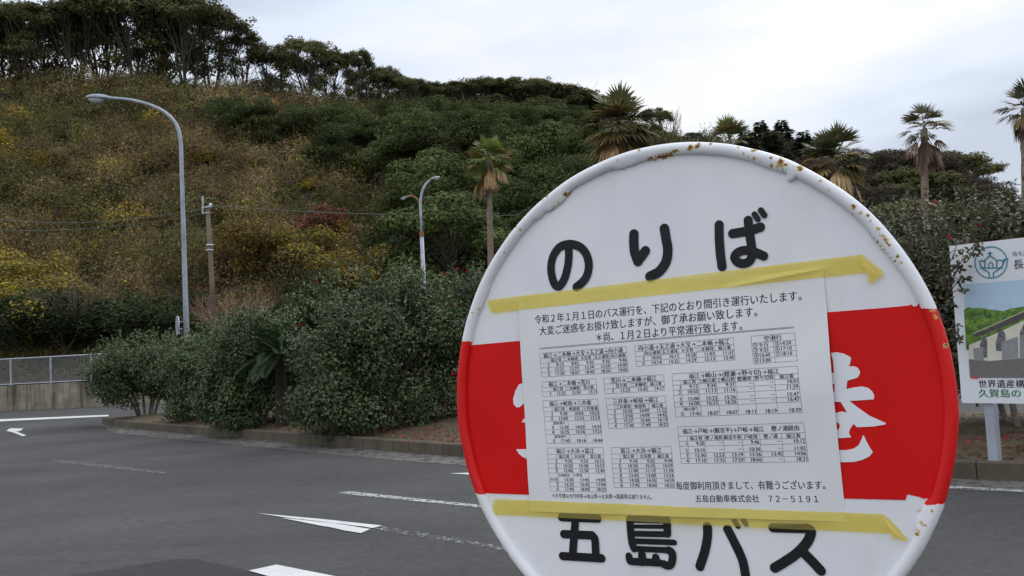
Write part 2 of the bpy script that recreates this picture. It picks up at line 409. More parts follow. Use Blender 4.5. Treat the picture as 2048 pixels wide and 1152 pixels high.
OLIVE = [(.0788, .0875, .0385), (.1138, .1085, .0455), (.0613, .0735, .0385), (.1488, .1225, .0525)]
def umbrella_tree(name, H, Rr, seed, npads=44, lower=14, leaves=190, stems=3):
    """hilltop tree: several thin stems spreading into flat leaf pads"""
    global rng; keep = rng; rng = np.random.default_rng(seed)
    tr = MB(); V = []; Cc = []
    st = []
    for i in range(stems):
        a = 2 * math.pi * i / stems + rng.uniform(-.5, .5); b0 = np.array([math.cos(a), math.sin(a), 0]) * .25
        top = np.array([math.cos(a) * Rr * .3, math.sin(a) * Rr * .3, H * rng.uniform(.5, .62)])
        mid = (b0 + top) / 2 + np.r_[rng.normal(size=2) * .3, 0]
        P = bez(b0 - np.array([0, 0, .5]), mid, top, 9); st.append(P)
        tr.tube(P, np.linspace(.17, .08, 9), 6)
    pads = []
    for i in range(npads + lower):
        a = rng.uniform(0, 2 * math.pi); q = math.sqrt(rng.random())
        if i < npads: z = H * (.70 + .27 * (1 - q ** 2.2)) + rng.uniform(-.35, .2)
        else: z = H * rng.uniform(.28, .68); q *= .75
        pads.append(np.array([math.cos(a) * q * Rr, math.sin(a) * q * Rr, z]))
    for p in pads:
        P = st[int(np.argmin([np.linalg.norm(s[-1][:2] - p[:2]) for s in st]))]
        k = int(rng.integers(3, 9)) if p[2] > H * .6 else int(rng.integers(2, 5))
        a = P[k]; m2 = a + (p - a) * .5; m2[2] = a[2] + (p[2] - a[2]) * rng.uniform(.15, .4) if p[2] > a[2] else a[2]
        m2[:2] += rng.normal(size=2) * .2
        tr.tube(bez(a, m2, p, 7), np.linspace(.055, .018, 7), 5, False)
        for _ in range(2):
            e_ = p + rng.normal(size=3) * np.array([.7, .7, .2]); s_ = m2 * .4 + p * .6
            tr.tube(bez(s_, (s_ + e_) / 2 + rng.normal(size=3) * .12, e_, 4), np.linspace(.024, .01, 4), 4, False)
        nl = int(leaves * rng.uniform(.6, 1.3)); rx = rng.uniform(.65, 1.25)
        lob = [(p[0], p[1], p[2], rx, .42)] + [(p[0] + rng.normal() * .6, p[1] + rng.normal() * .6, p[2] + rng.normal() * .15, rx * .6, .3) for _ in range(3)]
        q, _ = lobes_leaves(lob, nl, .30, .15, .6, .8); V.append(q)
        c = jitter_col(nl, OLIVE, [3, 2, 3, 1.2]) * rng.uniform(.75, 1.3); Cc.append(c)
    root = empty(name, (0, 0, 0), 'x', 'tree')
    tr.build('trunk', BARK, root, smooth=True)
    quads('crown', np.concatenate(V), np.concatenate(Cc), TREELEAF, root)
    rng = keep; return root, H
def round_tree(name, H, Rr, seed, pal, nl=9000, lob_n=34, trunk_h=.3, leaf=.26, crown_z0=.22, flat=.62):
    global rng; keep = rng; rng = np.random.default_rng(seed)
    tr = MB(); lobes = []
    tr.tube([(0, 0, -.6), (.05, 0, H * .2), (.1, .05, H * .45)], [.24, .2, .14], 7)
    cz = H * (crown_z0 + 1) / 2; hz = H * (1 - crown_z0) / 2
    for i in range(lob_n):
        d = rdir(1)[0]; q = rng.uniform(.45, .86)
        p = np.array([d[0] * Rr * q, d[1] * Rr * q, cz + d[2] * hz * q]); r = Rr * rng.uniform(.2, .36)
        lobes.append((p[0], p[1], p[2], r, r * flat))
        tr.tube(bez(np.array([.08, .03, H * .3]), np.array([p[0] * .4, p[1] * .4, p[2] * .7]), p, 5), np.linspace(.08, .02, 5), 4, False)
    V, idx = lobes_leaves(lobes, nl, leaf, leaf * .5, .5, .5)
    tone = rng.uniform(.7, 1.35, lob_n)[idx][:, None]
    root = empty(name, (0, 0, 0), 'x', 'tree'); tr.build('trunk', BARK, root, smooth=True)
    quads('crown', V, jitter_col(nl, pal, [1] * len(pal)) * tone, TREELEAF, root)
    rng = keep; return root, H
def conifer(name, H, Rr, seed):
    global rng; keep = rng; rng = np.random.default_rng(seed)
    tr = MB(); tr.tube([(0, 0, -.5), (0, 0, H * .98)], [.2, .03], 6)
    n = 5200; t = rng.random(n) ** .6; z = H * (1 - t * .88); a = rng.uniform(0, 2 * math.pi, n)
    tier = .72 + .28 * np.sin(z * 5.2 + np.sin(a * 3)); r = Rr * t * np.sqrt(rng.random(n)) * tier
    P = np.stack([np.cos(a) * r, np.sin(a) * r, z], 1); o = np.stack([np.cos(a), np.sin(a), np.full(n, -.25)], 1)
    V = leaf_quads(P, nrm(o + rdir(n) * .5), nrm(rdir(n) * .5 + np.array([0, 0, 1])), .34, .13)
    root = empty(name, (0, 0, 0), 'x', 'conifer'); tr.build('trunk', BARK, root)
    quads('crown', V, jitter_col(n, [(.04, .048, .028), (.055, .06, .034)], [1, 1]), LEAF, root)
    rng = keep; return root, H
_used = set()
def copy_tree(o):
    c = o.copy(); COL.objects.link(c)
    for ch in o.children:
        d = ch.copy(); COL.objects.link(d); d.parent = c
        for g in ch.children:
            h = g.copy(); COL.objects.link(h); h.parent = d
    return c
def plant_tree(var, px, py_top, D, label, group=None, wide=1.0, rot=None, min_h=2.0, want=None):
    """stand a copy of a tree on the hill so its top reaches the height seen at that spot"""
    root, H = var
    o = root if root.name not in _used else copy_tree(root)
    _used.add(root.name)
    if want:     # walk down the slope until a tree of that height reaches the seen top
        while D > FOOT + 2 and at(px, py_top, D)[2] - float(tz(at(px, py_top, D)[0], D)) < want: D -= .5
    p = at(px, py_top, D); z = float(tz(p[0], p[1])); h = max(min_h, p[2] - z); s = h / H
    o.location = (p[0], p[1], z); o.scale = (s * wide, s * wide, s)
    o.rotation_euler = (0, 0, rng.uniform(0, 6.28) if rot is None else rot)
    o['label'] = label
    if group: o['group'] = group
    return o

# ridge trees ------------------------------------------------------------
UM = [umbrella_tree('umbrella_tree', 9.5, 4.0, 11, 42, 5), umbrella_tree('umbrella_tree', 9.5, 4.6, 12, 46, 6, 200, 4), umbrella_tree('umbrella_tree', 9.0, 3.5, 13, 36, 14, 220, 3),
      umbrella_tree('umbrella_tree', 9.0, 3.9, 14, 40, 12, 240, 2)]
GL = 'tall umbrella-crowned trees on the hilltop at the left'
left = [(-60, 30, 93), (-5, 20, 96), (48, 8, 92), (100, 12, 97), (150, 5, 93), (205, -12, 96), (262, -25, 94), (318, -18, 97), (372, -8, 94), (418, 22, 96)]
for i, (px, py, D) in enumerate(left):
    plant_tree(UM[i % 4], px, py, D, 'tall dark umbrella-crowned tree with bare forking stems on the hilltop ridge at far left', GL, 1.0)
mid = [(478, 72, 97, 'rounded hilltop tree just right of the tall ridge grove, where the skyline steps down', 0, .95),
       (545, 92, 99, 'flat-topped hilltop tree standing second right of the tall ridge grove', 2, 1.0),
       (612, 80, 98, 'broad flat-crowned tree on the skyline above the big street lamp pole', 1, 1.05),
       (655, 100, 100, 'small flat-crowned tree tucked against the broad skyline tree', 3, .9),
       (714, 98, 99, 'narrow tufted tree standing alone on the skyline beside a notch of sky', 2, .62),
       (770, 135, 101, 'leaning flat-topped tree right of the narrow tufted skyline tree', 0, .85)]
for px, py, D, lab, v, wd in mid: plant_tree(UM[v], px, py, D, lab, None, wd)
GM = 'dark layered trees along the middle of the skyline'
for i, (px, py, D) in enumerate([(820, 158, 104), (868, 170, 106), (915, 164, 106), (962, 158, 108), (1010, 158, 109), (1060, 158, 110), (1108, 168, 111), (1150, 182, 112), (1195, 200, 112), (890, 195, 104), (985, 190, 106), (1085, 195, 108), (845, 172, 112), (940, 168, 114), (1035, 166, 116), (1130, 180, 118), (1170, 200, 118), (1225, 232, 116), (1255, 245, 116)]):
    plant_tree(UM[i % 4], px, py, D, 'dark flat-layered evergreen in the continuous canopy along the middle of the skyline', GM, 1.35)
plant_tree(UM[2], 1310, 216, 112, 'open-crowned tree with sky showing through, right of the large palm above the sign', None, .95)
plant_tree(UM[3], 1385, 268, 112, 'low broad bush-like tree on the skyline above the top of the round sign', None, 1.5)

# denser slope trees -------------------------------------------------------
GREEN = [(.0450, .0630, .0270), (.0630, .0825, .0330), (.0825, .0930, .0360)]
RT = [round_tree('evergreen_tree', 8.0, 3.6, 21, GREEN, 12000, 38, crown_z0=-.02), round_tree('evergreen_tree', 8.0, 3.2, 22, GREEN, 12000, 34, crown_z0=-.02), round_tree('evergreen_tree', 7.5, 4.2, 23, GREEN, 13000, 44, crown_z0=-.02)]
GS = 'rounded dark green trees crowding the upper slope behind the fan palms'
for i, (px, py, D) in enumerate([(800, 200, 96), (850, 215, 90), (905, 205, 88), (955, 225, 84), (1010, 215, 90), (1060, 230, 88), (1120, 225, 94), (870, 270, 82), (930, 290, 78), (1005, 275, 80), (1075, 290, 80), (1140, 280, 84),
                                 (835, 330, 76), (900, 345, 73), (985, 345, 70), (1060, 350, 72), (1130, 345, 76), (1190, 300, 86), (1240, 300, 92)]):
    plant_tree(RT[i % 3], px, py, D, 'rounded dark green evergreen among those crowding the slope behind the tall thin palm', GS, rng.uniform(.95, 1.2), want=rng.uniform(6.2, 8.2))
GU = 'dark trees along the upper left slope'
for i, (px, py, D) in enumerate([(520, 190, 94), (585, 200, 93), (640, 195, 95), (700, 205, 94), (745, 215, 95), (470, 175, 95), (660, 240, 86), (760, 260, 88)]):
    plant_tree(RT[i % 3], px, py, D, 'low dark bushy tree under the skyline trees at the top of the left slope', GU, rng.uniform(1.1, 1.4), want=rng.uniform(3.6, 5))
for px, py, D in [(825, 185, 108), (875, 182, 110), (925, 180, 112), (975, 178, 113), (1025, 176, 114), (1075, 180, 115), (1125, 190, 116), (1170, 208, 117), (1215, 235, 118)]:
    plant_tree(RT[2], px, py, D, 'rounded dark green evergreen among those crowding the slope behind the tall thin palm', GS, 1.25, min_h=4)
for px, py, D in [(755, 178, 104), (800, 182, 104), (845, 186, 104), (890, 188, 104), (935, 190, 106), (980, 190, 106), (1025, 192, 108), (1070, 196, 108), (1115, 204, 110), (1155, 218, 110), (815, 205, 98), (870, 212, 98), (930, 212, 98), (990, 212, 100), (1050, 216, 100), (1110, 226, 102)]:
    plant_tree(RT[int(px) % 3], px, py, D, 'rounded dark green evergreen among those crowding the slope behind the tall thin palm', GS, rng.uniform(1.1, 1.3), want=4.6)
for i, (px, py, D, lab) in enumerate([(742, 140, 101, 'flat-topped hilltop tree filling the skyline just right of the narrow tufted tree'), (792, 150, 102, 'flat-topped hilltop tree where the skyline meets the continuous middle canopy')]):
    plant_tree(UM[1 + i], px, py, D, lab, None, 1.1)
# right hand hill
BROWNG = [(.052, .042, .03), (.064, .05, .036), (.046, .042, .028)]
RB = [round_tree('hill_tree', 9.0, 4.2, 31, BROWNG, 11000, 44, flat=.4, crown_z0=.1), round_tree('hill_tree', 9.0, 4.6, 33, BROWNG, 12000, 50, flat=.38, crown_z0=.1), umbrella_tree('hill_tree', 9.0, 5.0, 32, 60, 20, 240, 3)]
GR = 'brownish dark trees on the hill behind the right-hand palms'
for i, (px, py, D) in enumerate([(1640, 300, 120), (1690, 295, 122), (1740, 296, 124), (1790, 298, 126), (1840, 305, 128), (1890, 318, 132), (1930, 340, 136), (1965, 365, 140), (2005, 392, 145), (2060, 425, 150),
                                 (1725, 350, 112), (1790, 345, 112), (1860, 345, 116), (1915, 375, 122), (1965, 405, 126), (2020, 430, 130), (1700, 400, 98), (1760, 410, 96), (1950, 450, 110), (1665, 310, 116), (1715, 300, 118), (1765, 300, 120), (1815, 303, 122), (1865, 312, 126), (1910, 330, 130), (1948, 352, 134), (1985, 378, 138), (2030, 408, 142), (1830, 400, 108), (1890, 420, 110), (2010, 450, 120)]):
    plant_tree(RB[2 if i % 6 == 5 else i % 2], px, py, D, 'dense brownish evergreen covering the right-hand hill behind the palms', GR, 1.35, want=rng.uniform(5.5, 7.5))
CF = conifer('conifer', 9, 2.1, 41)
for px, py, D in [(1490, 262, 118), (1520, 242, 120), (1562, 240, 121), (1606, 262, 120), (1540, 262, 116)]:
    plant_tree(CF, px, py, D, 'pointed dark conifer in the clump on the skyline above the top right of the sign', 'pointed conifers on the skyline above the sign', 2.3, want=8)
for px, py, D in [(1470, 285, 118), (1505, 272, 118), (1545, 262, 118), (1585, 268, 118), (1625, 285, 118), (1440, 300, 116), (1655, 300, 118)]:
    plant_tree(RB[0], px, py, D, 'dark rounded tree filling the skyline clump between the pointed conifers', 'rounded trees among the skyline conifers', 1.2, want=7)

# bare tree and bare shrubs -------------------------------------------------
def bare(name, loc, H, spread, seed, label, cat, n0=9, r=.06, mat=TWIG, part='branches'):
    global rng; keep = rng; rng = np.random.default_rng(seed); mb = MB()
    def grow(p, d, ln, rad, dep):
        q = p + d * ln; m2 = p + d * ln * .5 + rng.normal(size=3) * ln * .07
        mb.tube(bez(p, m2, q, 4), np.linspace(rad, rad * .6, 4), 5 if dep < 2 else 3, False)
        if dep < 4:
            for _ in range(3 if dep < 3 else 2):
                nd = nrm(d + rng.normal(size=3) * spread * .55 + np.array([0, 0, .18])); grow(p + d * ln * rng.uniform(.55, 1), nd, ln * rng.uniform(.55, .75), rad * .55, dep + 1)
    for i in range(n0):
        a = 2 * math.pi * i / n0 + rng.uniform(-.3, .3)
        grow(np.array([0, 0, -.1]), nrm(np.array([math.cos(a) * spread, math.sin(a) * spread, 1.0])), H * .42, r, 0)
    root = empty(name, loc, label, cat); mb.build(part, mat, root); rng = keep; return root
p = at(1345, 300, 114); bare('bare_tree', (p[0], p[1], float(tz(p[0], p[1]))), (at(1350, 205, 114)[2] - float(tz(p[0], p[1]))) * .92, .42, 51, 'pale leafless tree standing against white sky right of the large palm', 'tree', 4, .07, PALEBARK)
p = at(455, 640, 45.5); bare('bare_shrub', (p[0] + .5, p[1], float(tz(p[0], p[1])) + .3), 3.9, .8, 52, 'leafless brown shrub fanning out at the foot of the utility pole', 'shrub', 15, .035)
p = at(130, 640, 46.5); bare('bare_shrub', (p[0], p[1], float(tz(p[0], p[1])) + .3), 4.8, .8, 53, 'leafless greyish shrub on the lower slope above the wire fence at left', 'shrub', 8, .035, plain('grey twig', (.13, .1, .075), .9))
p = at(1120, 440, 62); bare('bare_tree', (p[0], p[1], float(tz(p[0], p[1]))), 4.6, .5, 54, 'thin leafless tree on the dark slope between the thin palm and the sign rim', 'tree', 4, .05, PALEBARK)

# hillside scrub (one mass) ---------------------------------------------------
def scrub_layer(NC, nl, rmin, rmax, lift, mixf, sz, near=False):
    s = rng.uniform(-.74, .62, NC * 2); u = rng.random(NC * 2)
    Dr = np.interp(s, RS, RD) + 3; D = np.sqrt((FOOT + .5) ** 2 + u * (Dr ** 2 - (FOOT + .5) ** 2))
    x = s * D; keepm = (s < .24) | (rng.random(NC * 2) < .45); x = x[keepm][:NC]; D = D[keepm][:NC]
    t = np.clip((D - FOOT) / 50, 0, 1)
    if near: D = FOOT + .2 + rng.random(len(x)) * 3.6; x = rng.uniform(-40, 6, len(x)); t = np.zeros(len(x))
    if lift > 0: k = t > .07; x = x[k]; D = D[k]; t = t[k]
    n = len(x); z = tz(x, D)
    f1 = fbm(x / 7 + 3, D / 5 + 9); f2 = fbm(x / 4.5 + 40, D / 4 + 2); f3 = fbm(x / 10 + 8, D / 8 + 30)
    r = (rmin + (rmax - rmin) * rng.random(n) ** 1.5) * (1 if near else np.where(t < .07, .4, 1))
    #        green            brown           yellow          dark            straw           red
    PAL = np.array([(.115, .118, .042), (.148, .106, .062), (.34, .25, .045), (.042, .05, .025), (.24, .172, .098), (.22, .07, .04)])
    wt = np.zeros((n, 6))
    wt[:, 0] = .6 + 2.2 * np.clip(f3 - .45, 0, 1) + .45 * t + 9 * (t < .06)
    wt[:, 1] = .75 + 3.0 * np.clip(f1 - .42, 0, 1)
    wt[:, 2] = .15 * (1.1 - t) + 3.2 * np.clip(f2 - .5, 0, 1) * np.clip(1.3 - 2.0 * t, .06, 1) * (t > .06)
    wt[:, 3] = .35 + 4.0 * np.clip(f3 - .52, 0, 1) + 2.0 * np.clip(t - .75, 0, 1)
    wt[:, 4] = .12 + 2.0 * np.clip(.5 - f3, 0, 1)
    wt[:, 5] = np.where((f1 > .68) & (t < .5) & (t > .1), .12, .004)
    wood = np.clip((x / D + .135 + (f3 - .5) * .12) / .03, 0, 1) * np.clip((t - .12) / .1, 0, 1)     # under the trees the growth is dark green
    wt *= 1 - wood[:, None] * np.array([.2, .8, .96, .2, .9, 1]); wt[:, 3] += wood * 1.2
    wt /= wt.sum(1)[:, None]; cum = wt.cumsum(1)
    kind = (rng.random((n, 1)) > cum).sum(1).clip(0, 5)
    kl = (rng.random((n, nl, 1)) > cum[:, None, :]).sum(2).clip(0, 5)
    kl = np.where(rng.random((n, nl)) < mixf, kind[:, None], kl)
    stalk = rng.random((n, nl)) < .035
    kl = np.where(stalk, 4, kl)
    col = PAL[kl] * (1 + (rng.random((n, nl, 1)) - .5) * .5) * rng.uniform(.42 if lift else .6, 1.42, (n, 1, 1)) * np.where(stalk, .8, 1)[..., None]
    d = rdir(n * nl).reshape(n, nl, 3); d[..., 2] = np.abs(d[..., 2]) * .95 + .02
    # lumpy outline: the radius varies with direction
    ph = rng.uniform(0, 6.28, (n, 1)); lump = 1 + .28 * np.sin(3 * np.arctan2(d[..., 1], d[..., 0]) + ph) * np.sin(2.5 * d[..., 2] * 2 + ph)
    rr = (1 - .5 * rng.random((n, nl)) ** 1.3)[..., None] * lump[..., None]
    hs = rng.uniform(.75, 1.35, n)[:, None, None]
    P = np.stack([x, D, z - .1 + lift * r], 1)[:, None, :] + d * rr * r[:, None, None] * np.concatenate([np.full((n, 1, 1), 1.1), np.ones((n, 1, 1)), hs], 2)
    tall = rng.random(n) < .25
    P[..., 2] += np.where(tall, .7, 0)[:, None] * rng.random((n, nl)) ** 2 * r[:, None]
    nn = nrm(d + rdir(n * nl).reshape(n, nl, 3) * .8 + np.array([0, 0, .35]))
    tt = rdir(n * nl).reshape(n, nl, 3); tt -= nn * (tt * nn).sum(2)[..., None]
    size = (.115 + .085 * t)[:, None] * rng.uniform(.7, 1.4, (n, nl)) * sz
    strawm = (kl == 4) | (kl == 1)
    W = np.where(strawm, .28, .6) * size; Ln = np.where(strawm, 1.7, 1.0) * size
    tt = np.where(stalk[..., None], nrm(d * .6 + np.array([0, 0, .8]) + tt * .5), tt); W = np.where(stalk, .16 * size, W); Ln = np.where(stalk, rng.uniform(3, 6, (n, nl)) * size, Ln)
    return leaf_quads(P.reshape(-1, 3), nrm(tt.reshape(-1, 3)), nn.reshape(-1, 3), Ln.reshape(-1), W.reshape(-1)), col.reshape(-1, 3)
def scrub():
    A = scrub_layer(9200, 110, .4, 1.05, 0, .72, 1.0); B = scrub_layer(1400, 720, .9, 2.2, .3, .7, 1.0); G_ = scrub_layer(2600, 60, .2, .42, 0, .3, .6, True)
    o = quads('hillside_scrub', np.concatenate([A[0], B[0], G_[0]]), np.concatenate([A[1], B[1], G_[1]]), LEAF)
    tag(o, 'tangled olive, brown and yellow scrub covering the whole hillside', 'undergrowth', None, 'stuff')
scrub()

# larger bushes on the lower slope ---------------------------------------------
DARKB = [(.0253, .0391, .0207), (.0368, .0483, .0230), (.0517, .0575, .0253)]
BU = [round_tree('slope_bush', 3.0, 2.4, 61, DARKB, 7000, 22, leaf=.17, crown_z0=.0, flat=.8)]
YB = [round_tree('yellow_bush', 3.0, 2.2, 62, [(.24, .185, .04), (.16, .135, .04), (.1, .095, .04), (.15, .1, .05)], 6500, 22, leaf=.16, crown_z0=.0, flat=.8)]
for i, (px, py, D) in enumerate([(30, 580, 47.5), (110, 592, 47.2), (190, 585, 47.5), (270, 592, 47.3), (330, 580, 48)]):
    plant_tree(BU[0], px, py, D, 'dark green bush in the shaded row just above the wire fence', 'dark bushes above the wire fence', 1.35)
for px, py, D, lab in [(800, 468, 55, 'rounded olive bush low on the slope left of the double lamp post'), (660, 545, 50, 'dark bush behind the tallest rounded camellia at the foot of the slope'), (590, 590, 48, 'dark bush low on the slope between the leafless shrub and the camellias'), (910, 480, 52, 'dark bush between the double lamp post and the thin palm trunk')]:
    plant_tree(BU[0], px, py, D, lab, None, 1.2)
for px, py, D, lab in [(500, 440, 55, 'mustard-yellow bush on the slope right of the utility pole'), (590, 450, 55, 'second mustard-yellow bush right of the utility pole, nearer the reddish bush'), (710, 490, 52, 'yellow-leaved bush on the low slope left of the olive bush'), (60, 500, 52, 'yellow-green bush above the leafless greyish shrub at left'), (60, 545, 48, 'drooping yellow-green bush low over the dark bushes at left')]:
    plant_tree(YB[0], px, py, D, lab, None, 1.3)
RBU = round_tree('reddish_bush', 2.4, 1.9, 63, [(.13, .05, .028), (.1, .06, .036), (.065, .05, .03)], 4000, 18, leaf=.16, crown_z0=0, flat=.7)
plant_tree(RBU, 640, 408, 60, 'reddish-brown bush on the middle of the slope below the faint wire', None, 1.3)

# ------------------------------------------------------------------ camellias on the island
CAML0 = [(.0465, .0697, .0310), (.0651, .0930, .0403), (.0775, .1023, .0527), (.0372, .0558, .0310)]
CAML = [(a * 1.08, b, c * .92) for a, b, c in CAML0]
def camellia(name, loc, rx, H, seed, label, nl=26000, flowers=0, leaf=.085, z0=.35, stems=5, pal=CAML, ry=None, fcol=(.45, .03, .04), tone=1.0):
    global rng; keep = rng; rng = np.random.default_rng(seed)
    ry = ry or rx * .85; root = empty(name, loc, label, 'shrub')
    tr = MB(); lobes = []
    cz = (H + z0) / 2; hz = (H - z0) / 2
    for i in range(70):
        d = rdir(1)[0]; q = rng.uniform(.6, .92)
        if d[2] < 0: hfac = (1 - abs(d[2]) ** 6) ** (1 / 6) / max(.2, math.hypot(d[0], d[1])); d = d * np.array([hfac, hfac, 1])
        r = rng.uniform(.16, .30) * rx
        if d[2] > .3: q *= .97
        lobes.append((d[0] * (rx - r) * q / .88, d[1] * (ry - r) * q / .88, cz + d[2] * (hz - r * .7) * q / .88, r, r * .8))
    if z0 < .1:
        for i in range(26):
            a = rng.uniform(0, 6.28); q = rng.uniform(.55, .84); r = rng.uniform(.18, .26) * rx
            lobes.append((math.cos(a) * q * rx, math.sin(a) * q * ry, rng.uniform(.15, .75), r, r * .85))
    # inner fill keeps the shrub solid
    for i in range(20):
        d = rdir(1)[0] * rng.random(); lobes.append((d[0] * rx * .5, d[1] * ry * .5, cz + d[2] * hz * .5, rx * .33, rx * .28))
    V, idx = lobes_leaves(lobes, nl, leaf, leaf * .5, .45, .45, .25)
    tn = rng.uniform(.6, 1.35, len(lobes))[idx][:, None]
    C = jitter_col(nl, pal, [1] * len(pal)) * tn * tone
    # sprigs standing out of the outline
    ns = 260; sv = []
    d = rdir(ns); d[:, 2] = np.abs(d[:, 2]) * .9; d = nrm(d)
    base = np.stack([d[:, 0] * rx, d[:, 1] * ry, cz + d[:, 2] * hz], 1) * np.r_[.9, .9, 1] ; base[:, 2] = cz + d[:, 2] * hz * .9
    for k in range(ns):
        q = int(rng.integers(6, 12)); g = nrm(d[k] + np.array([0, 0, .5]) + rng.normal(size=3) * .3)
        P = base[k] + g * np.linspace(0, rng.uniform(.15, .38), q)[:, None] + rng.normal(size=(q, 3)) * .015
        sv.append(leaf_quads(P, rdir(q) + g * .8, rdir(q) * .6 + np.array([0, 0, 1]), leaf, leaf * .48))
    sv = np.concatenate(sv); V = np.concatenate([V, sv]); C = np.concatenate([C, jitter_col(len(sv), pal, [1] * len(pal)) * 1.25 * tone])
    quads('foliage', V, C, GLOSS, root)
    for i in range(stems):
        a = 2 * math.pi * i / stems + rng.uniform(-.4, .4); b0 = np.array([math.cos(a) * .22, math.sin(a) * .18, -.12])
        tp = np.array([math.cos(a) * rx * .55, math.sin(a) * ry * .5, H * rng.uniform(.45, .7)])
        tr.tube(bez(b0, np.array([b0[0] * 1.6, b0[1] * 1.6, H * .25]), tp, 8), np.linspace(.045, .02, 8), 6, False)
    tr.build('stems', PALEBARK, root)
    if flowers:
        P = []; 
        d = rdir(flowers); d[:, 1] -= .4; d = nrm(d)
        c = np.stack([d[:, 0] * rx, d[:, 1] * ry, cz + d[:, 2] * hz], 1) * np.r_[.98, .98, 1]
        fv = []; 
        for k in range(flowers):
            q = 7; fd = nrm(d[k] + rdir(q) * .8)
            fv.append(leaf_quads(np.repeat(c[k][None], q, 0), fd, rdir(q) + d[k], .05, .045))
        fv = np.concatenate(fv)
        fl = quads('blossoms', fv, jitter_col(len(fv), [fcol, (fcol[0] * 1.2, fcol[1] * 2, fcol[2] * 2.5)], [2, 1]), LEAF, root)
        fl['kind'] = 'stuff'
    rng = keep; return root
def isl(px, py): 
    p = gp(px, py, KH); return (p[0], p[1], KH - .02)
b = isl(285, 834); camellia('camellia_shrub', (b[0], b[1] + .3, .2), 1.75, 2.42, 71, 'leftmost rounded camellia on the island tip, bare forked stems showing under its skirt', 36000, 0, .09, .24, 7, ry=1.5)
b = isl(415, 842); camellia('camellia_shrub', (b[0] + .1, b[1] + .3, .2), 1.4, 2.35, 75, 'low camellia growing round the foot of the tall single street lamp', 26000, 0, .09, .08, 5)
b = isl(490, 856); camellia('camellia_shrub', (b[0], b[1] + .75, .2), 1.45, 2.7, 72, 'dark camellia between the tall single lamp and the feathery cycad, touching the ground', 36000, 0, .09, -.1, 5)
b = isl(750, 866); camellia('camellia_shrub', (b[0], b[1] + .75, .2), 1.9, 3.4, 73, 'largest rounded camellia in the middle of the island, right of the cycad', 54000, 7, .085, -.1, 6, ry=1.6)
b = isl(960, 850); camellia('camellia_shrub', (b[0] + .3, b[1] + 1.2, .2), 1.9, 3.25, 74, 'red-flowering camellia partly hidden behind the left rim of the sign', 30000, 60, .085, .3, 5)
REDC = [(.0490, .0588, .0308), (.0700, .0700, .0392), (.0980, .0770, .0490), (.0420, .0476, .0280)]
camellia('camellia_shrub', (*gp(1935, 905, KH)[:2] + np.array([.1, 1.3]), .2), 1.7, 3.1, 76, 'reddish-tinged camellia growing behind the left end of the picture board', 26000, 6, .075, .3, 5, REDC, 1.1, (.4, .06, .09))
camellia('camellia_shrub', (*gp(2120, 905, KH)[:2] + np.array([.5, 1.6]), .2), 1.6, 3.2, 77, 'camellia with pink blossoms behind the picture board, cut by the right picture edge', 20000, 9, .075, .3, 5, REDC, 1.2, (.4, .08, .12))

# cycad ---------------------------------------------------------------------------
def cycad(loc, label):
    root = empty('cycad', loc, label, 'cycad')
    mb = MB(); mb.tube([(0, 0, -.1), (0, 0, .7), (.03, 0, 1.6)], [.14, .12, .1], 10); mb.build('trunk', plain('cycad trunk', (.035, .026, .018), .95, var=.5, scale=20, bmp=.6), root)
    V = []; 
    for k in range(46):
        a = rng.uniform(0, 6.28); el = rng.uniform(-.45, 1.2); ln = rng.uniform(.85, 1.2)
        d0 = np.array([math.cos(a) * math.cos(el), math.sin(a) * math.cos(el), math.sin(el)])
        P = bez(np.array([.03, 0, 1.6]), np.array([.03, 0, 1.6]) + d0 * ln * .6, np.array([.03, 0, 1.6]) + d0 * ln * 1.0 + np.array([0, 0, -.55 * ln * .6]), 40)
        T = nrm(np.gradient(P, axis=0)); S = nrm(np.cross(T, np.array([0, 0, 1.0]) + .01)); U = np.cross(S, T)
        wl = .22 * np.sin(np.linspace(.25, 3.0, 40)) + .03
        for sg in (-1, 1):
            V.append(leaf_quads(P, S * sg + T * .55 + U * .25, U, wl, .022, .05))
    V = np.concatenate(V); quads('fronds', V, jitter_col(len(V), [(.025, .045, .02), (.035, .06, .022)], [1, 1]), GLOSS, root)
b = isl(566, 854); cycad((b[0], b[1] - .1, .2), 'dark feathery cycad wedged between two camellias on the island')

# ------------------------------------------------------------------ fan palms
FROND = leaf_mat('palm frond', .5, .2, .2)
PTRUNK = plain('palm trunk', (.21, .16, .12), .95, var=.35, scale=9, bmp=.6)
def fan(base, d, pet, Rf, nseg, droop, out, col, cc, spread=2.0, limp=.5):
    """one fan leaf: petiole along d, then narrow folded segments"""
    d = nrm(np.asarray(d, float)); S = np.cross(d, [0, 0, 1.0]); S = S / (np.linalg.norm(S) + 1e-6)
    U = np.cross(S, d); e_ = base + d * pet + np.array([0, 0, -droop * pet * .3])
    out.append(np.stack([base - S * .02, base + S * .02, e_ + S * .015, e_ - S * .015])[None]); col.append(cc[None] * 1.1)
    for k in range(nseg):
        a = -spread / 2 * 1.1 + spread * 1.1 * k / (nseg - 1) + rng.normal() * .03
        g = d * math.cos(a) + S * math.sin(a) + U * rng.normal() * .05
        ln = Rf * (.75 + .25 * math.cos(a)) * rng.uniform(.88, 1.08); wv = .042 * Rf / .9 * nrm(np.cross(g, U + .001))
        P0 = e_; P1 = e_ + g * ln * .55 + np.array([0, 0, -.08 * droop * ln]); P2 = e_ + g * ln * (.95 - .25 * limp * droop) + np.array([0, 0, -(.18 + limp * .55) * droop * ln])
        out.append(np.stack([P0 - wv * .25, P0 + wv * .25, P1 + wv, P1 - wv])[None]); out.append(np.stack([P1 - wv, P1 + wv, P2 + wv * .15, P2 - wv * .15])[None])
        c = cc * rng.uniform(.8, 1.2); col.append(c[None]); col.append(c[None] * rng.uniform(.95, 1.35))
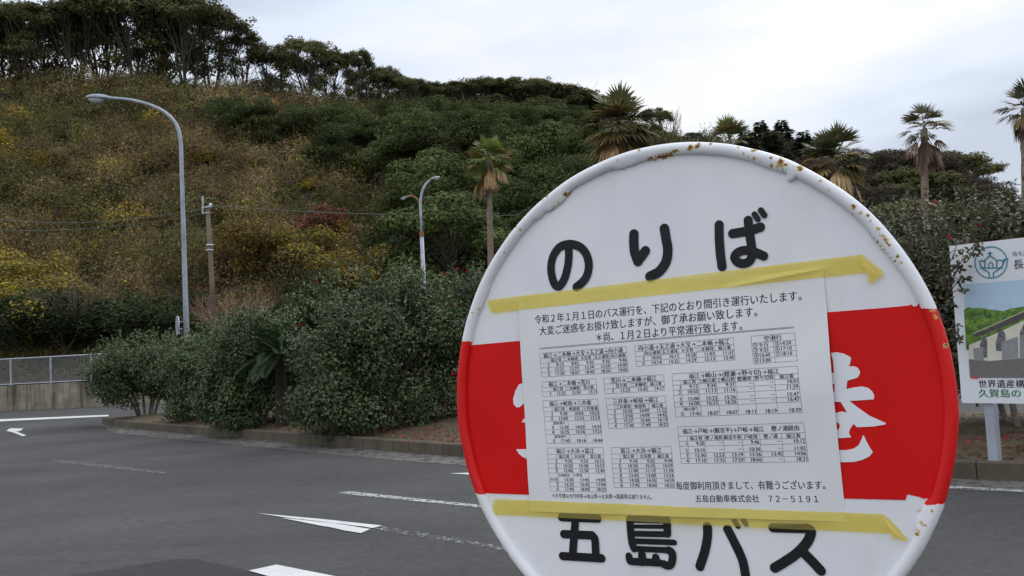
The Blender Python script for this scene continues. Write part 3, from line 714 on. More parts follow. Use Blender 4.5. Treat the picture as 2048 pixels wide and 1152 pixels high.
def palm(px, py_top, px_b, Y, crown_px, label, dead=14, green=34, skirt=1.0, seed=1, lean=0, trunk_r=.15, base_col=(.085, .09, .042), deadcol=(.42, .29, .165), gz=0.0):
    global rng; keep = rng; rng = np.random.default_rng(seed)
    top = at(px, py_top, Y); Rc = crown_px / 1900 * Y / 2              # crown radius
    hub = top[2] - Rc * .86; basep = at(px_b, 700, Y)
    root = empty('fan_palm', (basep[0], Y, gz), label, 'palm')
    dx = top[0] - basep[0]
    H = hub - gz
    mb = MB(); zz = np.linspace(0, H, 26)
    P = np.stack([dx * (zz / H) ** 1.3, 0 * zz, zz], 1); rr = trunk_r * (1.25 - .5 * zz / H) * (1 + .05 * np.sin(np.arange(26) * 2.4)); rr[0] *= 1.3
    P[0][2] = -.15
    mb.tube(P, rr, 12); mb.build('trunk', PTRUNK, root, smooth=True)
    hubp = np.array([dx, 0, H]); V = []; C = []
    sc = Rc / 1.25
    for k in range(green):
        a = 2.4 * k + rng.normal() * .2; f = k / green; el = 1.4 - 2.1 * rng.random() ** .9; f = (1.4 - el) / 2.1
        d = np.array([math.cos(a) * math.cos(el), math.sin(a) * math.cos(el), math.sin(el)])
        cc = np.array(base_col) * rng.uniform(.75, 1.35) if rng.random() > .12 + .45 * f else np.array((.26, .2, .09)) * rng.uniform(.6, 1.1)
        fan(hubp + np.array([0, 0, .1 * sc]), d, rng.uniform(.4, .8) * sc, rng.uniform(.65, .9) * sc, 18, .2 + .6 * f, V, C, cc, 2.3, .35)
    quads('fronds', np.concatenate(V), np.concatenate(C), FROND, root)
    V = []; C = []
    for k in range(dead):
        a = rng.uniform(0, 6.28); el = -.3 - 1.15 * rng.random() ** .6 * skirt
        d = np.array([math.cos(a) * math.cos(el), math.sin(a) * math.cos(el), math.sin(el)])
        cc = np.array(deadcol) * rng.uniform(.6, 1.2)
        fan(hubp + np.array([0, 0, -.1 * sc]), d, rng.uniform(.3, .8) * sc, rng.uniform(.6, 1.0) * sc, 14, 1.0, V, C, cc, rng.uniform(.7, 1.3), .7)
    if dead: quads('dead_fronds', np.concatenate(V), np.concatenate(C), FROND, root)
    rng = keep; return root
palm(975, 276, 985, 35, 104, 'slender palm with a hanging skirt of dead tan fronds left of the sign', 15, 36, 1.15, 81, trunk_r=.12, base_col=(.15, .19, .06))
palm(1235, 186, 1255, 26, 164, 'largest bushy palm with drooping tan fronds rising above the upper left rim of the sign', 34, 64, 1.0, 82, trunk_r=.2)
palm(1456, 240, 1470, 38, 98, 'palm with only its green top showing above the crown of the round sign', 8, 30, .8, 83, base_col=(.11, .125, .05))
palm(1662, 262, 1685, 26, 140, 'wide low palm with a pale frond skirt behind the upper right rim of the sign', 28, 58, 1.1, 84, trunk_r=.2)
palm(1845, 214, 1856, 32, 106, 'tall slim palm with brown hanging skirt standing against white sky at right', 20, 24, 1.2, 85, base_col=(.085, .082, .045), deadcol=(.2, .135, .095), trunk_r=.14)
palm(2046, 172, 2062, 30, 108, 'dark palm cut off by the right picture edge', 8, 22, 1.0, 86, base_col=(.065, .06, .04), deadcol=(.15, .1, .08), trunk_r=.16)

# ------------------------------------------------------------------ wall and fence at left
wa = gp(0, 823); wb = gp(205, 813.5)
wdir = nrm((wb - wa)[:2]); wdir = np.array([math.cos(math.atan2(wdir[1], wdir[0])), math.sin(math.atan2(wdir[1], wdir[0]))])
wn_ = np.array([-wdir[1], wdir[0]]); WX = Matrix.Rotation(math.atan2(wdir[1], wdir[0]), 4, 'Z')
WLEN0, WLEN1, WHT = -18.0, 24.0, 1.12
root = empty('retaining_wall', (wa[0], wa[1], 0), 'long stained concrete retaining wall along the foot of the hill', 'wall'); root.rotation_euler = WX.to_euler()
mb = MB(); x = WLEN0; k = 0
while x < WLEN1:
    mb.box((x + .008, 0, -.1), (min(x + 3.9, WLEN1) - .008, .3, WHT)); x += 3.9
mb.build('panel', WALLC, root)
mb = MB(); 
for x in np.arange(WLEN0 + .3, WLEN1, 1.95): mb.tube([(x, -.004, .28), (x, .05, .28)], .03, 10)
mb.build('drain_hole', plain('drain dark', (.02, .02, .02), .9), root)
root = empty('wire_fence', (wa[0], wa[1], WHT), 'galvanised chain-link fence standing on the concrete retaining wall', 'fence'); root.rotation_euler = WX.to_euler()
FH = 1.2; x0 = 47 / 1900 * 43 
off = ((at(47, 740, wa[1])[0] - wa[0])) % 1.93
for x in np.arange(WLEN0 + off, WLEN1, 1.93):
    mb = MB(); mb.box((x - .03, .12, -.05), (x + .03, .18, FH)); mb.build('post', STEEL, root)
mb = MB(); mb.tube([(WLEN0, .112, FH - .02), (WLEN1, .112, FH - .02)], .026, 8); mb.build('top_rail', STEEL, root)
mb = MB(); mb.tube([(WLEN0, .112, .06), (WLEN1, .112, .06)], .02, 8); mb.build('bottom_rail', STEEL, root)
V = []; h = FH - .1; wv = .0032
for x in np.arange(WLEN0, WLEN1 - h, .085):
    for sg in (1, -1):
        a = np.array([x if sg > 0 else x + h, .11 + .004 * sg, .07]); bq = np.array([x + h if sg > 0 else x, .11 + .004 * sg, .07 + h])
        o_ = np.array([wv, 0, 0]); V.append(np.stack([a - o_, a + o_, bq + o_, bq - o_]))
quads('chain_link', np.stack(V), None, STEEL, root)

# ------------------------------------------------------------------ street lamps, poles, wires
GLASS = plain('lamp glass', (.45, .47, .46), .25, 0, .05, 3)
RUSTY = plain('rusted paint', (.25, .12, .06), .8, 0, .4, 20)
def arm_curve(pts, Y, n=26):
    P = np.array([at(px, py, Y) for px, py in pts]); 
    # smooth with Catmull-Rom
    return crom(P, n)
def crom(P, n):
    P = np.asarray(P, float); Q = np.vstack([2 * P[0] - P[1], P, 2 * P[-1] - P[-2]]); out = []
    m = len(P) - 1; per = max(2, n // m)
    for i in range(m):
        p0, p1, p2, p3 = Q[i:i+4]
        for t in np.linspace(0, 1, per, endpoint=False):
            out.append(.5 * ((2*p1) + (-p0+p2)*t + (2*p0-5*p1+4*p2-p3)*t*t + (-p0+3*p1-3*p2+p3)*t**3))
    out.append(P[-1]); return np.array(out)
def lamp_head(root, c, d, s, mat=LAMPGREY):
    d = nrm(np.asarray(d, float)); S = nrm(np.cross(d, [0, 0, 1.0])); U = np.cross(S, d); B = np.stack([d, S, U], 1)
    mb = MB(); mb.ellipsoid(c, (.42 * s, .16 * s, .12 * s), 20, 10, -.25, 1, B); 
    mb.tube([c - d * .52 * s, c - d * .3 * s], [.035 * s, .075 * s], 10)
    hd = mb.build('lamp_head', mat, root, smooth=True)
    mb = MB(); mb.ellipsoid(c + d * .06 * s - U * .02 * s, (.28 * s, .125 * s, .17 * s), 18, 8, -1, -.08, B); mb.build('lamp_glass', GLASS, hd, smooth=True)
YL = 26.4
base = gp(378, 834, KH); base[1] = YL; base[0] = at(378, 834, YL)[0]
root = empty('street_lamp', (0, 0, 0), 'tall single-arm street lamp rising from the island behind the leftmost camellia', 'street lamp')
topz = at(362, 290, YL)
arm = arm_curve([(362, 290), (357.5, 262), (346, 240), (326, 222), (297, 209), (262, 200), (226, 196)], YL, 40)
pole = np.array([base + (topz - base) * t for t in np.linspace(0, 1, 12)])[:-1]; pole[0][2] = KH - .1
mb = MB(); P = np.concatenate([pole, arm]); mb.tube(P, np.r_[np.linspace(.084, .056, len(pole)), np.linspace(.056, .04, len(arm))], 14); mb.build('pole', LAMPGREY, root, smooth=True)
mb = MB(); mb.tube([base, base + np.array([0, 0, .55])], [.15, .13], 14); mb.box((base[0] - .3, base[1] - .3, KH - .1), (base[0] + .3, base[1] + .3, KH + .06)); mb.build('pole_base', LAMPGREY, root)
hd_ = nrm(at(172, 196, YL) - at(228, 197.5, YL)); lamp_head(root, arm[-1] + hd_ * .84 * .5, hd_, .84)
# round sign seen from behind on that pole
pm = at(355, 651, YL - .15); root = empty('round_traffic_sign', pm, 'round grey traffic sign seen nearly edge-on, clamped to the tall lamp pole', 'traffic sign')
ax = nrm(np.array([.86, .48, 0.])); sd = np.array([-ax[1], ax[0], 0])
def disc_mb(c, ax, r, th, k=28):
    s_ = nrm(np.cross(ax, [0, 0, 1.0])); u_ = np.cross(s_, ax); mb = MB(); V = []
    for q in (-th / 2, th / 2):
        for j in range(k): V.append(c + ax * q + r * (s_ * math.cos(6.2832 * j / k) + u_ * math.sin(6.2832 * j / k)))
    return mb.add(V, [tuple(range(k))[::-1], tuple(range(k, 2 * k))] + [(j, (j+1) % k, k + (j+1) % k, k + j) for j in range(k)])
disc_mb(np.zeros(3), ax, .27, .02).build('plate', STEEL, root)
mb = MB(); mb.tube([ax * .035 + np.array([0, 0, -.24]), ax * .035 + np.array([0, 0, .24])], .022, 6); mb.build('back_channel', plain('white channel', (.75, .76, .78), .5), root)
tgt = at(371, 650, YL) - pm
for zz in (-.1, .1):
    mb = MB(); mb.tube([ax * .03 + np.array([0, 0, zz]), tgt + np.array([0, 0, zz])], .014, 6); mb.build('clamp', STEEL, root)

YD = 41.0
root = empty('double_street_lamp', (0, 0, 0), 'two-armed street lamp with a rust band, rising behind the largest camellia', 'street lamp')
b0 = at(850, 600, YD); b0[2] = -.05; t0 = at(840.5, 405, YD); j0 = at(843.2, 468, YD)
b0[0] = j0[0] + (j0[0] - t0[0]) * .1
mb = MB(); mb.tube([b0, j0], [.11, .085], 12); mb.build('pole', LAMPGREY, root, smooth=True)
mb = MB(); mb.tube([j0 - np.array([0, 0, .12]), j0 + np.array([0, 0, .1])], [.1, .1], 12); mb.build('rust_band', RUSTY, root)
mb = MB(); mb.tube(np.concatenate([[j0, t0 * .6 + j0 * .4], arm_curve([(840.5, 405), (844, 385), (851, 370), (861, 360)], YD, 18)]), .06, 10); mb.build('arm', LAMPGREY, root, smooth=True)
mb = MB(); mb.tube(arm_curve([(841, 412), (837, 402), (830, 395), (822, 392), (815, 393)], YD, 18), .05, 10); mb.build('arm', RUSTY, root, smooth=True)
lamp_head(root, at(871, 356, YD), at(880, 352, YD) - at(861, 358, YD) + np.array([0, .2, 0]), .55)
lamp_head(root, at(808, 396, YD), at(802, 397, YD) - at(815, 394, YD) + np.array([0, .1, 0]), .42)

YP = 45.0
POLEC = concrete('pole concrete', (.17, .135, .1), (.5, .45, .4), True, .6)
tp = at(415, 412, YP); gzp = float(tz(tp[0], YP))
root = empty('utility_pole', (tp[0], YP, gzp), 'weathered brown utility pole with a small bracket on top, behind the tall lamp', 'utility pole')
hh = tp[2] - gzp; leanx = at(428, 630, YP)[0] - tp[0]
q = leanx / (tp[2] - at(428, 630, YP)[2]); lo = np.array([q * hh, 0, -.3]); hi = np.array([0, 0, hh])
mb = MB(); mb.tube([lo, lo * .5 + hi * .5, hi], [.135, .12, .1], 12); mb.build('pole', POLEC, root, smooth=True)
def rel(px, py): return at(px, py, YP - .12) - np.array([tp[0], YP, gzp])
mb = MB(); mb.tube([rel(405.5, 428), rel(405.5, 392)], .045, 6); mb.tube([rel(403, 416), rel(424, 413)], .04, 6); mb.tube([rel(404, 426), rel(418, 426)], .03, 6); mb.build('bracket', STEEL, root)
mb = MB(); mb.ellipsoid(rel(421, 411), (.09, .09, .13), 10, 6); mb.build('insulator', plain('porcelain', (.55, .56, .57), .35), root)
mb = MB(); mb.tube([rel(413, 490), rel(427, 490)], .05, 6); mb.tube([rel(412, 500), rel(427, 500)], .04, 6); mb.build('band', STEEL, root)
WIRE = plain('wire', (.12, .16, .14), .6)
def wire(pts, Y0, Y1, sag, label, r=.014):
    A = at(*pts[0], Y0); B = at(*pts[1], Y1); t = np.linspace(0, 1, 30)[:, None]
    P = A * (1 - t) + B * t; P[:, 2] -= (sag * 4 * t * (1 - t))[:, 0]
    mb = MB(); mb.tube(P, r, 5); o = mb.build('overhead_wire', WIRE); tag(o, label, 'wire')
wire([(420, 411), (1200, 424)], YP, 60, .35, 'thin greenish wire running from the utility pole to the right across the slope')
wire([(412, 416), (-150, 408)], YP, 56, .9, 'upper thin wire running from the utility pole to the left picture edge')
wire([(412, 426), (-150, 446)], YP, 52, .6, 'lower thin wire running from the utility pole to the left picture edge', .012)

# ------------------------------------------------------------------ litter on the island
def litter(name, n, pal, size, region, label, kind):
    P = []
    for _ in range(n):
        px, py = region(); p = gp(px, py, KH + .02); P.append((p[0], p[1], 0))
    return np.array(P)
def litter_quads(P, z, size, flat=.25):
    n = len(P); C = P.copy(); C[:, 2] = z; a = rng.uniform(0, 6.28, n)
    D = np.stack([np.cos(a), np.sin(a), rng.normal(size=n) * flat], 1)
    return leaf_quads(C, D, np.array([0, 0, 1.0]) + rdir(n) * flat, size * rng.uniform(.6, 1.3, n), size * .6)
f = rng.random(4200); kf = 9 + rng.random(4200) * (n - 10.01); k = kf.astype(int); kf = (kf - k)[:, None]; fr_ = rng.random(4200) ** 1.6 * .6
P = np.c_[(kin[k] * (1 - kf) + kin[k + 1] * kf) * (1 - fr_)[:, None] + (back[k] * (1 - kf) + back[k + 1] * kf) * fr_[:, None], np.zeros(4200)]
Z = KH - .02 + .22 * np.sin(np.pi * fr_) + (fbm(P[:, 0] * 1.5, P[:, 1] * 1.5) - .5) * .12 + .012
V = litter_quads(P, Z, .075); tag(quads('fallen_leaves', V, jitter_col(4200, [(.12, .07, .035), (.17, .12, .06), (.08, .05, .03)], [1, 1, 1]), LEAF), 'brown fallen leaves scattered over the island soil', 'leaf litter', None, 'stuff')
pts = []
for _ in range(95):
    px, py = rng.normal(865, 45), rng.normal(872, 14); on = py < 890
    p = gp(px, py, KH + .1 if on else 0.0); pts.append((p[0], p[1], (KH + .12) if on else .012))
for _ in range(60):
    px, py = rng.normal(2020, 40), rng.normal(880, 14); p = gp(px, py, KH + .1); pts.append((p[0], p[1], KH + .12))
pts = np.array(pts); V = litter_quads(pts, pts[:, 2], .045, .4)
tag(quads('fallen_petals', V, jitter_col(len(V), [(.5, .03, .05), (.4, .05, .09)], [1, 1]), LEAF), 'red camellia petals dropped on the soil beneath the shrubs', 'petals', None, 'stuff')

# ------------------------------------------------------------------ text
_tc = {}
def text_geo(s, bold=0.0, res=2):
    k = (s, bold, res)
    if k in _tc: return _tc[k]
    c = bpy.data.curves.new('text', 'FONT'); c.body = s; c.resolution_u = res; c.offset = 0; c.fill_mode = 'FRONT'
    o = bpy.data.objects.new('text', c); COL.objects.link(o); bpy.context.view_layer.update()
    me = o.evaluated_get(bpy.context.evaluated_depsgraph_get()).to_mesh()
    V = np.array([v.co[:2] for v in me.vertices]).reshape(-1, 2); F = [tuple(p.vertices) for p in me.polygons]
    wdt = c.dimensions if False else (V[:, 0].max() if len(V) else 0)
    x0 = V[:, 0].min() if len(V) else 0
    bpy.data.objects.remove(o); bpy.data.curves.remove(c)
    if bold:      # heavier ink: the same letters laid twice, a hair apart
        n_ = len(V); V = np.concatenate([V - np.array([bold / 2, 0]), V + np.array([bold / 2, 0])]); F = F + [tuple(i + n_ for i in f) for f in F]
    _tc[k] = (V, F, x0, wdt); return _tc[k]

# ------------------------------------------------------------------ bus stop sign
w_ = np.array([0.0613, 0.5301, 0.0768]); a_ = np.linalg.norm(w_); k_ = w_ / a_
K_ = np.array([[0, -k_[2], k_[1]], [k_[2], 0, -k_[0]], [-k_[1], k_[0], 0]])
RS_ = np.eye(3) + math.sin(a_) * K_ + (1 - math.cos(a_)) * K_ @ K_
TS_ = np.array([.1405, -.1009, .8645])
c2w = lambda v: rt * v[0] + up * v[1] + fw * v[2]
SX, SY, SZ = c2w(RS_[:, 0]), c2w(RS_[:, 1]), -c2w(RS_[:, 2])
SO = CAM + c2w(TS_)
def SP(px, py):
    d = ray(px, py); s = ((SO - CAM) @ SZ) / (d @ SZ); q = CAM + d * s - SO
    return np.array([q @ SX, q @ SY])
CX, CY, RAD = .0073, -.0015, .2346
OFF = SO[2] / SY[2]                       # distance along the pole to the ground
ROOTP = SO - SY * OFF
def srot():
    m = Matrix.Identity(3)
    for i in range(3): m[i][0], m[i][1], m[i][2] = SX[i], SY[i], SZ[i]
    return m.to_euler()
def sign_root(name, label, cat, basey=0.0):
    p = ROOTP + SY * basey
    o = empty(name, p, label, cat); o.rotation_euler = srot(); return o
sign = sign_root('bus_stop_sign', 'round red and white bus stop sign on a post, close to the viewer', 'bus stop sign')
def S3(p, z): return (p[0], p[1] + OFF, z)
YT = np.mean([SP(925, 692)[1], SP(1041, 681)[1], SP(1655, 625)[1], SP(1830, 611)[1]]); YB_ = np.mean([SP(956, 986)[1], SP(1060, 989.5)[1], SP(1690, 997)[1], SP(1810, 1000)[1]])
TANT = (SP(1830, 611)[1] - SP(930, 691.5)[1]) / (SP(1830, 611)[0] - SP(930, 691.5)[0]); TANB = (SP(1810, 1000)[1] - SP(960, 985.5)[1]) / (SP(1810, 1000)[0] - SP(960, 985.5)[0])

def sign_paint(name, band):
    """old enamel: white, with red band if asked, chips and rust from the attribute 'rust'"""
    m, t, b = new_mat(name); v = objc(t)
    n1 = noise(t, 9, 5, v); n2 = noise(t, 160, 4, v, .65); n3 = noise(t, 34, 5, v, .7)
    white = ramp(t, n1.outputs[0], [(.3, (.755, .757, .775)), (.7, (.825, .825, .828))]).outputs[0]
    gr = noise(t, 3.5, 6, objc(t, (2.2, .7, 1)), .7); white = mixc(t, .6, white, ramp(t, gr.outputs[0], [(.52, (1, 1, 1)), (.7, (.84, .82, .77))]).outputs[0], 'MULTIPLY')
    sc1 = noise(t, 40, 2, objc(t, (1.0, 9, 1)), .5); white = mixc(t, .5, white, ramp(t, sc1.outputs[0], [(.74, (1, 1, 1)), (.78, (.8, .79, .77))]).outputs[0], 'MULTIPLY')
    spk = ramp(t, noise(t, 62, 2, v).outputs[0], [(.76, (1, 1, 1)), (.80, (.55, .52, .48))]).outputs[0]
    white = mixc(t, 1.0, white, spk, 'MULTIPLY')
    red = ramp(t, n1.outputs[0], [(.3, (.62, .007, .006)), (.7, (.74, .009, .008))]).outputs[0]
    if band == 'red': c = red
    elif band == 'rim':
        sx = N(t, 'ShaderNodeSeparateXYZ'); t.links.new(v, sx.inputs[0])
        jt = N(t, 'ShaderNodeMath', operation='MULTIPLY_ADD'); jt.inputs[1].default_value = .012; t.links.new(n3.outputs[0], jt.inputs[0]); 
        t.links.new(sx.outputs[1], jt.inputs[2])
        g1 = N(t, 'ShaderNodeMath', operation='LESS_THAN'); g1.inputs[1].default_value = OFF + YT + .006; t.links.new(jt.outputs[0], g1.inputs[0])
        g2 = N(t, 'ShaderNodeMath', operation='GREATER_THAN'); g2.inputs[1].default_value = OFF + YB_ + .006; t.links.new(jt.outputs[0], g2.inputs[0])
        mu = N(t, 'ShaderNodeMath', operation='MULTIPLY'); t.links.new(g1.outputs[0], mu.inputs[0]); t.links.new(g2.outputs[0], mu.inputs[1])
        c = mixc(t, mu.outputs[0], white, red)
    else: c = white
    if band != 'red':
        a = N(t, 'ShaderNodeAttribute', attribute_name='rust')
        ad = N(t, 'ShaderNodeMath', operation='MULTIPLY_ADD'); ad.inputs[1].default_value = 2.2; ad.inputs[2].default_value = -1.15
        t.links.new(noise(t, 210, 6, v, .75).outputs[0], ad.inputs[0])
        s = N(t, 'ShaderNodeMath', operation='ADD'); t.links.new(ad.outputs[0], s.inputs[0]); t.links.new(a.outputs['Fac'], s.inputs[1])
        halo = ramp(t, s.outputs[0], [(.38, (0, 0, 0)), (.5, (1, 1, 1))]).outputs[0]
        core = ramp(t, s.outputs[0], [(.6, (0, 0, 0)), (.68, (1, 1, 1))]).outputs[0]
        c = mixc(t, halo, c, (.55, .38, .12)); c = mixc(t, core, c, ramp(t, n2.outputs[0], [(.35, (.07, .025, .012)), (.65, (.25, .1, .02))]).outputs[0])
    t.links.new(c, b.inputs['Base Color']); b.inputs['Roughness'].default_value = .42; b.inputs['Specular IOR Level'].default_value = .16 if band == 'red' else .3
    n4 = noise(t, 28, 4, v)
    bump(t, b, n4.outputs[0], .25, .0012)
    return m
PW = sign_paint('sign enamel white', None); PR = sign_paint('sign enamel red', 'red'); PRIM = sign_paint('sign enamel rim', 'rim')
# disc (finely gridded so stains can follow the sheet)
def set_rust(o, spots):
    me = o.data; n_ = len(me.vertices); co = np.empty(n_ * 3); me.vertices.foreach_get('co', co); co = co.reshape(-1, 3)
    val = np.zeros(n_)
    for x, y, r, s in spots:
        d = np.hypot(co[:, 0] - x, co[:, 1] - OFF - y); val = np.maximum(val, s * np.clip(1.1 - d / r / 1.4, 0, 1) * .78)
    a = me.attributes.new('rust', 'FLOAT', 'POINT'); a.data.foreach_set('value', val.astype(np.float32))
spots = []
def spot(px, py, rpx, s=1.0): p = SP(px, py); spots.append((p[0], p[1], rpx / 2200, s))
for a in [(1283, 302, 6), (1400, 294, 9), (1385, 297, 8), (1425, 289, 5), (1442, 295, 4), (1480, 295, 5), (1512, 303, 7), (1545, 318, 4), (1566, 325, 9, 1.25), (1601, 338, 8, 1.2), (1575, 332, 6), (1645, 363, 4), (1530, 311, 4, .7), (1662, 383, 5, .7), (1690, 400, 4, .6),
          (1710, 416, 7, 1.1), (1725, 427, 6, 1), (1738, 432, 5), (1745, 445, 7, .8), (1758, 460, 7, .9), (1775, 480, 7, .9), (1797, 513, 5), (1808, 527, 4, .8),
          (1099, 393, 8, .9), (1090, 402, 6, .7), (1037, 453, 5, .9), (1046, 462, 6, .6), (1135, 389, 7, 1), (1005, 515, 4, .6), (992, 545, 4, .5), (950, 625, 6, .7), (935, 678, 7, .7), (962, 617, 5, .7), (1148, 446, 4, 1.0), (966, 1008, 5, .9), (1018, 1105, 8, 1.2), (1858, 607, 7, .62), (1866, 620, 8, .62), (1870, 632, 7, .62),
          (1841, 1018, 6, 1.1), (1865, 1018, 4, 1), (1853, 1048, 4, .9), (1838, 1060, 8, .75), (1845, 1045, 7, .6), (1835, 1065, 5, 1), (1895, 690, 6, 1), (1240, 325, 5, .6)]: spot(*a)
for px0, py0, px1, py1, r, s in [(1300, 318, 1358, 303, 5, .95), (1320, 316, 1345, 308, 5, 1.1), (1490, 310, 1580, 347, 5, .75), (1600, 352, 1660, 385, 4, .6), (1120, 405, 1085, 440, 4, .8), (1140, 385, 1180, 360, 4, .62), (1740, 470, 1800, 530, 4, .85), (1700, 425, 1740, 470, 4, .55), (1040, 470, 1020, 495, 5, .5), (1760, 465, 1782, 492, 4, .85)]:
    for t in np.linspace(0, 1, 9): spot(px0 + (px1 - px0) * t, py0 + (py1 - py0) * t, r, s)
mb = MB(); nr, na = 46, 200; V = [(CX, CY + OFF, 0)]; RI = RAD - .0065
for i in range(1, nr + 1):
    for j in range(na):
        a = 2 * math.pi * j / na; r = RI * i / nr; V.append((CX + r * math.cos(a), CY + OFF + r * math.sin(a), 0))
F = [(0, 1 + j, 1 + (j + 1) % na) for j in range(na)] + [(1 + i*na + j, 1 + (i+1)*na + j, 1 + (i+1)*na + (j+1) % na, 1 + i*na + (j+1) % na) for i in range(nr-1) for j in range(na)]
mb.add(V, F); disc = mb.build('disc', PW, sign, smooth=True); set_rust(disc, spots)
mb = MB(); mb.add([(CX + (RAD - .008) * math.cos(a), CY + OFF + (RAD - .008) * math.sin(a), -.006) for a in np.arange(90) * 2 * math.pi / 90], [tuple(range(90))[::-1]]); mb.build('back_sheet', plain('sign back', (.5, .51, .53), .5), sign)
# rim: rolled tube with dents and overlapping bent tabs on the inside
def bumps(a):
    v = 0
    for c, wd, h in TABS: v = v + h * np.exp(-(np.abs((a - c + math.pi) % (2 * math.pi) - math.pi) / wd / 1.2) ** 5)
    return v
def ang(px, py): p = SP(px, py); return math.atan2(p[1] - CY, p[0] - CX)
TABS = [(ang(1112, 402), .055, .0042), (ang(1082, 432), .02, .0018), (ang(1255, 322), .05, .0030), (ang(1300, 308), .035, .0016), (ang(1545, 330), .05, .0016), (ang(1588, 345), .012, .0055), (ang(1770, 500), .08, .0016), (ang(1850, 1030), .05, .0034), (ang(975, 600), .05, .0012)]
mb = MB(); NA, NK = 1500, 26; aa = np.arange(NA) * 2 * math.pi / NA; tr_ = .0052
wob = np.interp(aa, np.linspace(0, 2 * math.pi, 80), np.r_[(q := np.random.default_rng(5).normal(size=79) * .0004), q[0]])
bp = bumps(aa); V = np.zeros((NA, NK, 3))
for k in range(NK):
    p = 2 * math.pi * k / NK; cr_ = math.cos(p); sz = math.sin(p)
    inner = np.clip(-cr_, 0, 1)
    r = RAD - tr_ + cr_ * tr_ - inner * (.0006 + bp) + wob * .5
    z = .0015 + tr_ * .95 * sz * (1 - .35 * np.clip(bp / .005, 0, 1) * inner)
    V[:, k] = np.stack([CX + r * np.cos(aa), CY + OFF + r * np.sin(aa), np.broadcast_to(z, (NA,))], 1)
mb.add(V.reshape(-1, 3), [(i*NK+k, ((i+1) % NA)*NK+k, ((i+1) % NA)*NK+(k+1) % NK, i*NK+(k+1) % NK) for i in range(NA) for k in range(NK)])
rim = mb.build('rim', PRIM, sign, smooth=True); set_rust(rim, spots)
# red band
pts = [SP(*p) for p in [(930, 691.5), (1041, 681.5), (1300, 656), (1655, 624.5), (1770, 615.5)]]
pts += [SP(1818, 611), SP(1820, 609.5), (SP(1824, 609.5)), SP(1827, 613), SP(1834, 612), SP(1837, 607), SP(1841, 606), SP(1843, 612), SP(1850, 613)]
def arc(p0, p1, r, n=40):
    a0 = math.atan2(p0[1] - CY, p0[0] - CX); a1 = math.atan2(p1[1] - CY, p1[0] - CX)
    if abs(a1 - a0) > math.pi: a1 += 2 * math.pi * (1 if a1 < a0 else -1)
    return [np.array([CX + r * math.cos(a), CY + r * math.sin(a)]) for a in np.linspace(a0, a1, n)]
RB_ = RI + .001
botR = [SP(1890, 1001), SP(1876, 1002), SP(1862, 1001), SP(1857, 996.5), SP(1846, 997), SP(1840, 994), SP(1815, 988.5), SP(1813, 993), SP(1811, 1000), SP(1690, 997), SP(1350, 993), SP(1062, 989.5), SP(960, 986)]
band = pts + arc(np.array(pts[-1]), np.array(botR[0]), RB_) + botR + arc(np.array(botR[-1]), np.array(pts[0]), RB_)
mb = MB(); mb.poly([S3(p, .0004) for p in band]); mb.build('red_band', PR, sign)
# letters as painted strokes
BLACKP = plain('black lettering film', (.012, .012, .014), .5, 0, .3, 60, .25); WHITEP = plain('white lettering', (.78, .79, .81), .4, 0, .05, 12)
_lz = [.0006]
def stroke(mb, pts, width_px, smooth=True, per=8):
    P = np.array([SP(*p) for p in pts]); c = pts[len(pts) // 2]
    sc = np.linalg.norm(SP(c[0] + 1, c[1]) - SP(c[0], c[1])); sc2 = np.linalg.norm(SP(c[0], c[1] + 1) - SP(c[0], c[1])); w = width_px * 1.1 * (sc * sc2) ** .5 / 2
    if smooth and len(P) > 2: P = crom(np.c_[P, np.zeros(len(P))], per * (len(P) - 1))[:, :2]
    T = nrm(np.gradient(P, axis=0)); Nn = np.stack([-T[:, 1], T[:, 0]], 1); _lz[0] += .00003; z = _lz[0]
    n_ = len(P); zz = z + np.linspace(0, .00025, n_); V = [S3(p, q) for p, q in zip(P + Nn * w, zz)] + [S3(p, q) for p, q in zip(P - Nn * w, zz)]
    mb.add(V, [(i, n_ + i, n_ + i + 1, i + 1) for i in range(n_ - 1)])
    for e_, sg, i in ((P[0], -1, 0), (P[-1], 1, n_ - 1)):
        a0 = math.atan2(Nn[i][1], Nn[i][0])
        arcp = [e_ + w * np.array([math.cos(a0 - sg * t), math.sin(a0 - sg * t)]) for t in np.linspace(0, math.pi, 12)]
        V = [S3(p, z + (.00025 if sg > 0 else 0)) for p in arcp]; F = tuple(range(12)); mb.add(V, [F if sg < 0 else F[::-1]])
def mapc(ox, oy, s): return lambda L_: [(ox + x / s, oy + y / s) for x, y in L_]
c4 = mapc(1080, 400, 4.267)
mb = MB()
stroke(mb, c4([(243, 392), (248, 470), (240, 560), (215, 660), (182, 720), (155, 737), (126, 715), (102, 640), (97, 560), (115, 480), (160, 412), (215, 383), (275, 378), (345, 402), (393, 455), (417, 530), (415, 600), (395, 660), (360, 705), (314, 742)]), 63 / 4.267)
mb.build('lettering', BLACKP, sign); _lz[0] = .0006
mb = MB()
stroke(mb, c4([(803, 292), (803, 380), (812, 450), (838, 522)]), 76 / 4.267); stroke(mb, c4([(838, 520), (872, 476), (902, 434)]), 74 / 4.267)
stroke(mb, c4([(1063, 244), (1076, 320), (1092, 420), (1085, 500), (1060, 560), (1010, 617), (940, 652)]), 76 / 4.267)
mb.build('lettering', BLACKP, sign); _lz[0] = .0006
mb = MB()
stroke(mb, c4([(1530, 212), (1532, 330), (1540, 450), (1556, 568)]), 72 / 4.267); stroke(mb, c4([(1645, 287), (1780, 263), (1882, 232)]), 73 / 4.267)
stroke(mb, c4([(1778, 173), (1786, 260), (1800, 350), (1812, 430), (1812, 475), (1788, 522), (1738, 542), (1690, 530), (1663, 492), (1682, 455), (1732, 432), (1795, 432), (1852, 452), (1910, 478)]), 70 / 4.267)
